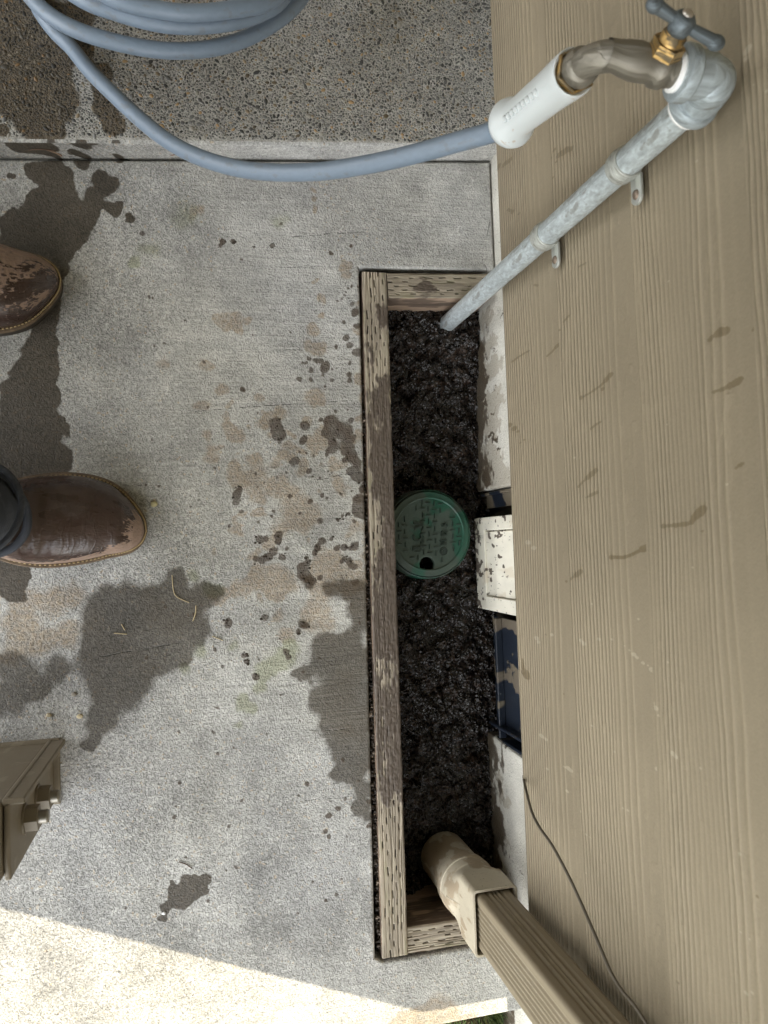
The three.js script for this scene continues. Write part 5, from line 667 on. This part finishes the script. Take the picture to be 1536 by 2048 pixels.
// ================================================================ LITTER
{
  const straw = plain(0.42, 0.34, 0.2, 0.8), brown = plain(0.11, 0.07, 0.045, 0.8);
  const needle = (pts, m, name, label, cat, group, r = 0.0007) => tag(mesh(name, tube(pts.map(([x, y, z]) => [x, y + r + 0.0006, z]), r, 24, 6), m, scene), label, cat, group);
  const G2 = 'dry needles on the damp patch';
  needle([[-.035,0,.0365], [-.0336,0,.0571], [-.0304,0,.0655], [-.0134,0,.0753]], straw, 'pine_needle', 'bent dry pine needle curling across the top of the dark damp patch', 'pine needle', G2);
  needle([[-.0041,0,.08], [-.005,0,.0896], [-.0087,0,.101]], straw, 'pine_needle', 'short straight straw coloured needle at the outer rim of the damp patch', 'pine needle', G2, 0.0009);
  needle([[-.1024,0,.0995], [-.0981,0,.1078]], straw, 'pine_needle', 'tiny pale needle upright in the middle of the damp patch', 'pine needle', G2);
  needle([[-.1123,0,.111], [-.0956,0,.1134]], straw, 'pine_needle', 'tiny pale needle lying crosswise in the middle of the damp patch', 'pine needle', G2);
  needle([[.0163,0,.1232], [.0311,0,.1304]], straw, 'pine_needle', 'dull thin needle lying on dry concrete just off the damp patch', 'pine needle', G2);
  needle([[-.0355,0,.4242], [-.0264,0,.4287], [-.0187,0,.4351]], brown, 'twig', 'short dark twig above the small wet blotch on dry concrete', 'twig');
  const T = 'twigs caught in the joint';
  needle([[-.2166,.008,-.5371], [-.1896,.02,-.5353], [-.1542,.006,-.5414]], brown, 'twig', 'long thin brown twig lying along the joint below the raised slab', 'twig', T, 0.0011);
  needle([[-.1895,.02,-.5374], [-.1726,.01,-.5378], [-.1648,.004,-.5366]], plain(0.3, 0.2, 0.13, 0.8), 'twig', 'pale split twig poking out of the joint across the wet streak', 'twig', T, 0.0012);
  needle([[-.1412,.03,-.5425], [-.1329,.012,-.5443], [-.1224,.004,-.5437]], brown, 'twig', 'dark twig leaning on the raised slab edge', 'twig', T, 0.001);
  needle([[-.0525,.006,-.5501], [-.0412,.018,-.5499], [-.0336,.008,-.5521]], brown, 'twig', 'curled rootlet in the joint before the hose', 'twig', T, 0.0009);
  const leaf = sheet(6, 6, (u, v) => { const c = [-.0196,.004,-.5539], w = Math.sin(u * Math.PI) * 0.006; return [c[0] + (u - 0.5) * 0.018, c[1] + 0.003 + 0.002 * Math.cos(u * 5 + v * 3), c[2] + (v - 0.5) * w * 2]; });
  tag(mesh('dry_leaf', leaf, plain(0.28, 0.12, 0.05, 0.7), scene), 'scrap of reddish dry leaf in the joint under the hose', 'leaf');
  [[308, 1008, 0.0042, [0.55, 0.48, 0.25], 'small yellow pebble lying beside the boot toe on dry concrete'], [160, 1432, 0.0035, [0.6, 0.5, 0.32], 'small cream pebble at the lower left rim of the damp patch'], [98, 1430, 0.003, [0.5, 0.42, 0.28], 'small tan pebble on concrete between post and damp patch'], [328, 1826, 0.0022, [0.8, 0.8, 0.78], 'tiny white chip at the foot of the small wet blotch'], [148, 1388, 0.003, [0.3, 0.27, 0.22], 'small grey pebble beside the dirty edge of the damp patch']].forEach(([px, py, r, c, label], k) => {
    const P = [[-.0564,0,-.0618], [-.1574,0,.2179], [-.1957,0,.2132], [-.0566,0,.4896], [-.1643,0,.1883]][k], g = new THREE.IcosahedronGeometry(r, 2), a = g.attributes.position; for (let i = 0; i < a.count; i++) { const f = 0.85 + 0.3 * vn(a.getX(i) * 500 + k, a.getZ(i) * 500 + a.getY(i) * 300); a.setXYZ(i, a.getX(i) * f * 1.15, a.getY(i) * f * 0.6, a.getZ(i) * f); } g.computeVertexNormals(); g.translate(P[0], r * 0.4, P[2]);
    tag(mesh('pebble', g, plain(c[0] * 0.8, c[1] * 0.8, c[2] * 0.8, 0.6), scene), label, 'pebble', 'loose pebbles on the slab');
  });
  // crumbs of soil: in the joint beside the timber and splashed on the slab
  const N = 900, ig = new THREE.IcosahedronGeometry(1, 1), im = new THREE.InstancedMesh(ig, plain(1, 1, 1, 0.7), N), M = new THREE.Matrix4(), Q = new THREE.Quaternion(), c = new THREE.Color();
  for (let n = 0; n < N; n++) {
    const z = n < 700 ? lerp(-0.30, 0.59, Math.pow(rnd(), 0.7)) : rr(-0.35, 0.5), r = 0.0006 + 0.0016 * rnd() ** 2; let x, y = 0.0003;
    if (n < 700) { x = 0.2395 + (z + 0.4) * -0.004 + 0.0055 * rnd() + 0.001; y = -0.006 - 0.008 * rnd(); } else { const b = MUD[Math.floor(rnd() * 60)]; x = b[0] + rr(-1, 1) * b[2]; Q.setFromEuler(new THREE.Euler(0, 0, 0)); M.compose(new THREE.Vector3(x, y, b[1] + rr(-1, 1) * b[2]), Q, new THREE.Vector3(r * 1.2, r * 0.6, r)); im.setMatrixAt(n, M); c.setRGB(0.05, 0.037, 0.027); im.setColorAt(n, c); continue; }
    Q.setFromEuler(new THREE.Euler(rr(0, 6), rr(0, 6), rr(0, 6))); M.compose(new THREE.Vector3(x, y, z), Q, new THREE.Vector3(r * 1.3, r, r * 1.6)); im.setMatrixAt(n, M); const v = rnd() < 0.12 ? 0.3 : rr(0.03, 0.10); c.setRGB(v, v * 0.8, v * 0.62); im.setColorAt(n, c);
  }
  im.name = 'soil_crumbs'; im.castShadow = im.receiveShadow = true; Object.assign(im.userData, { kind: 'stuff', label: 'dark soil crumbs in the joint beside the timber frame', category: 'soil' }); scene.add(im);
  // moss and grass beyond the slab end
  const NB = 2600, bg = new THREE.ConeGeometry(0.0012, 0.03, 4); bg.translate(0, 0.015, 0); const bm = new THREE.InstancedMesh(bg, plain(1, 1, 1, 0.8), NB);
  for (let n = 0; n < NB; n++) { const x = rr(0.1, 0.45), z = ZEND + 0.004 + 0.10 * rnd() ** 1.5; Q.setFromEuler(new THREE.Euler(rr(-0.7, 0.7), rr(0, 6), rr(-0.7, 0.7))); const s = rr(0.4, 1.3) * (x > 0.40 ? 1.6 : 0.8); M.compose(new THREE.Vector3(x, -0.105, z), Q, new THREE.Vector3(1.2, s, 1.2)); bm.setMatrixAt(n, M); const v = rnd(); if (x > 0.425 || v > 0.93) c.setRGB(lerp(0.04, 0.11, v), lerp(0.06, 0.15, v), 0.025); else c.setRGB(lerp(0.03, 0.10, v), lerp(0.028, 0.075, v), 0.02); bm.setColorAt(n, c); }
  bm.name = 'grass'; bm.castShadow = bm.receiveShadow = true; Object.assign(bm.userData, { kind: 'stuff', label: 'short green moss and grass along the slab end', category: 'grass' }); scene.add(bm);
}
renderer.render(scene, camera);
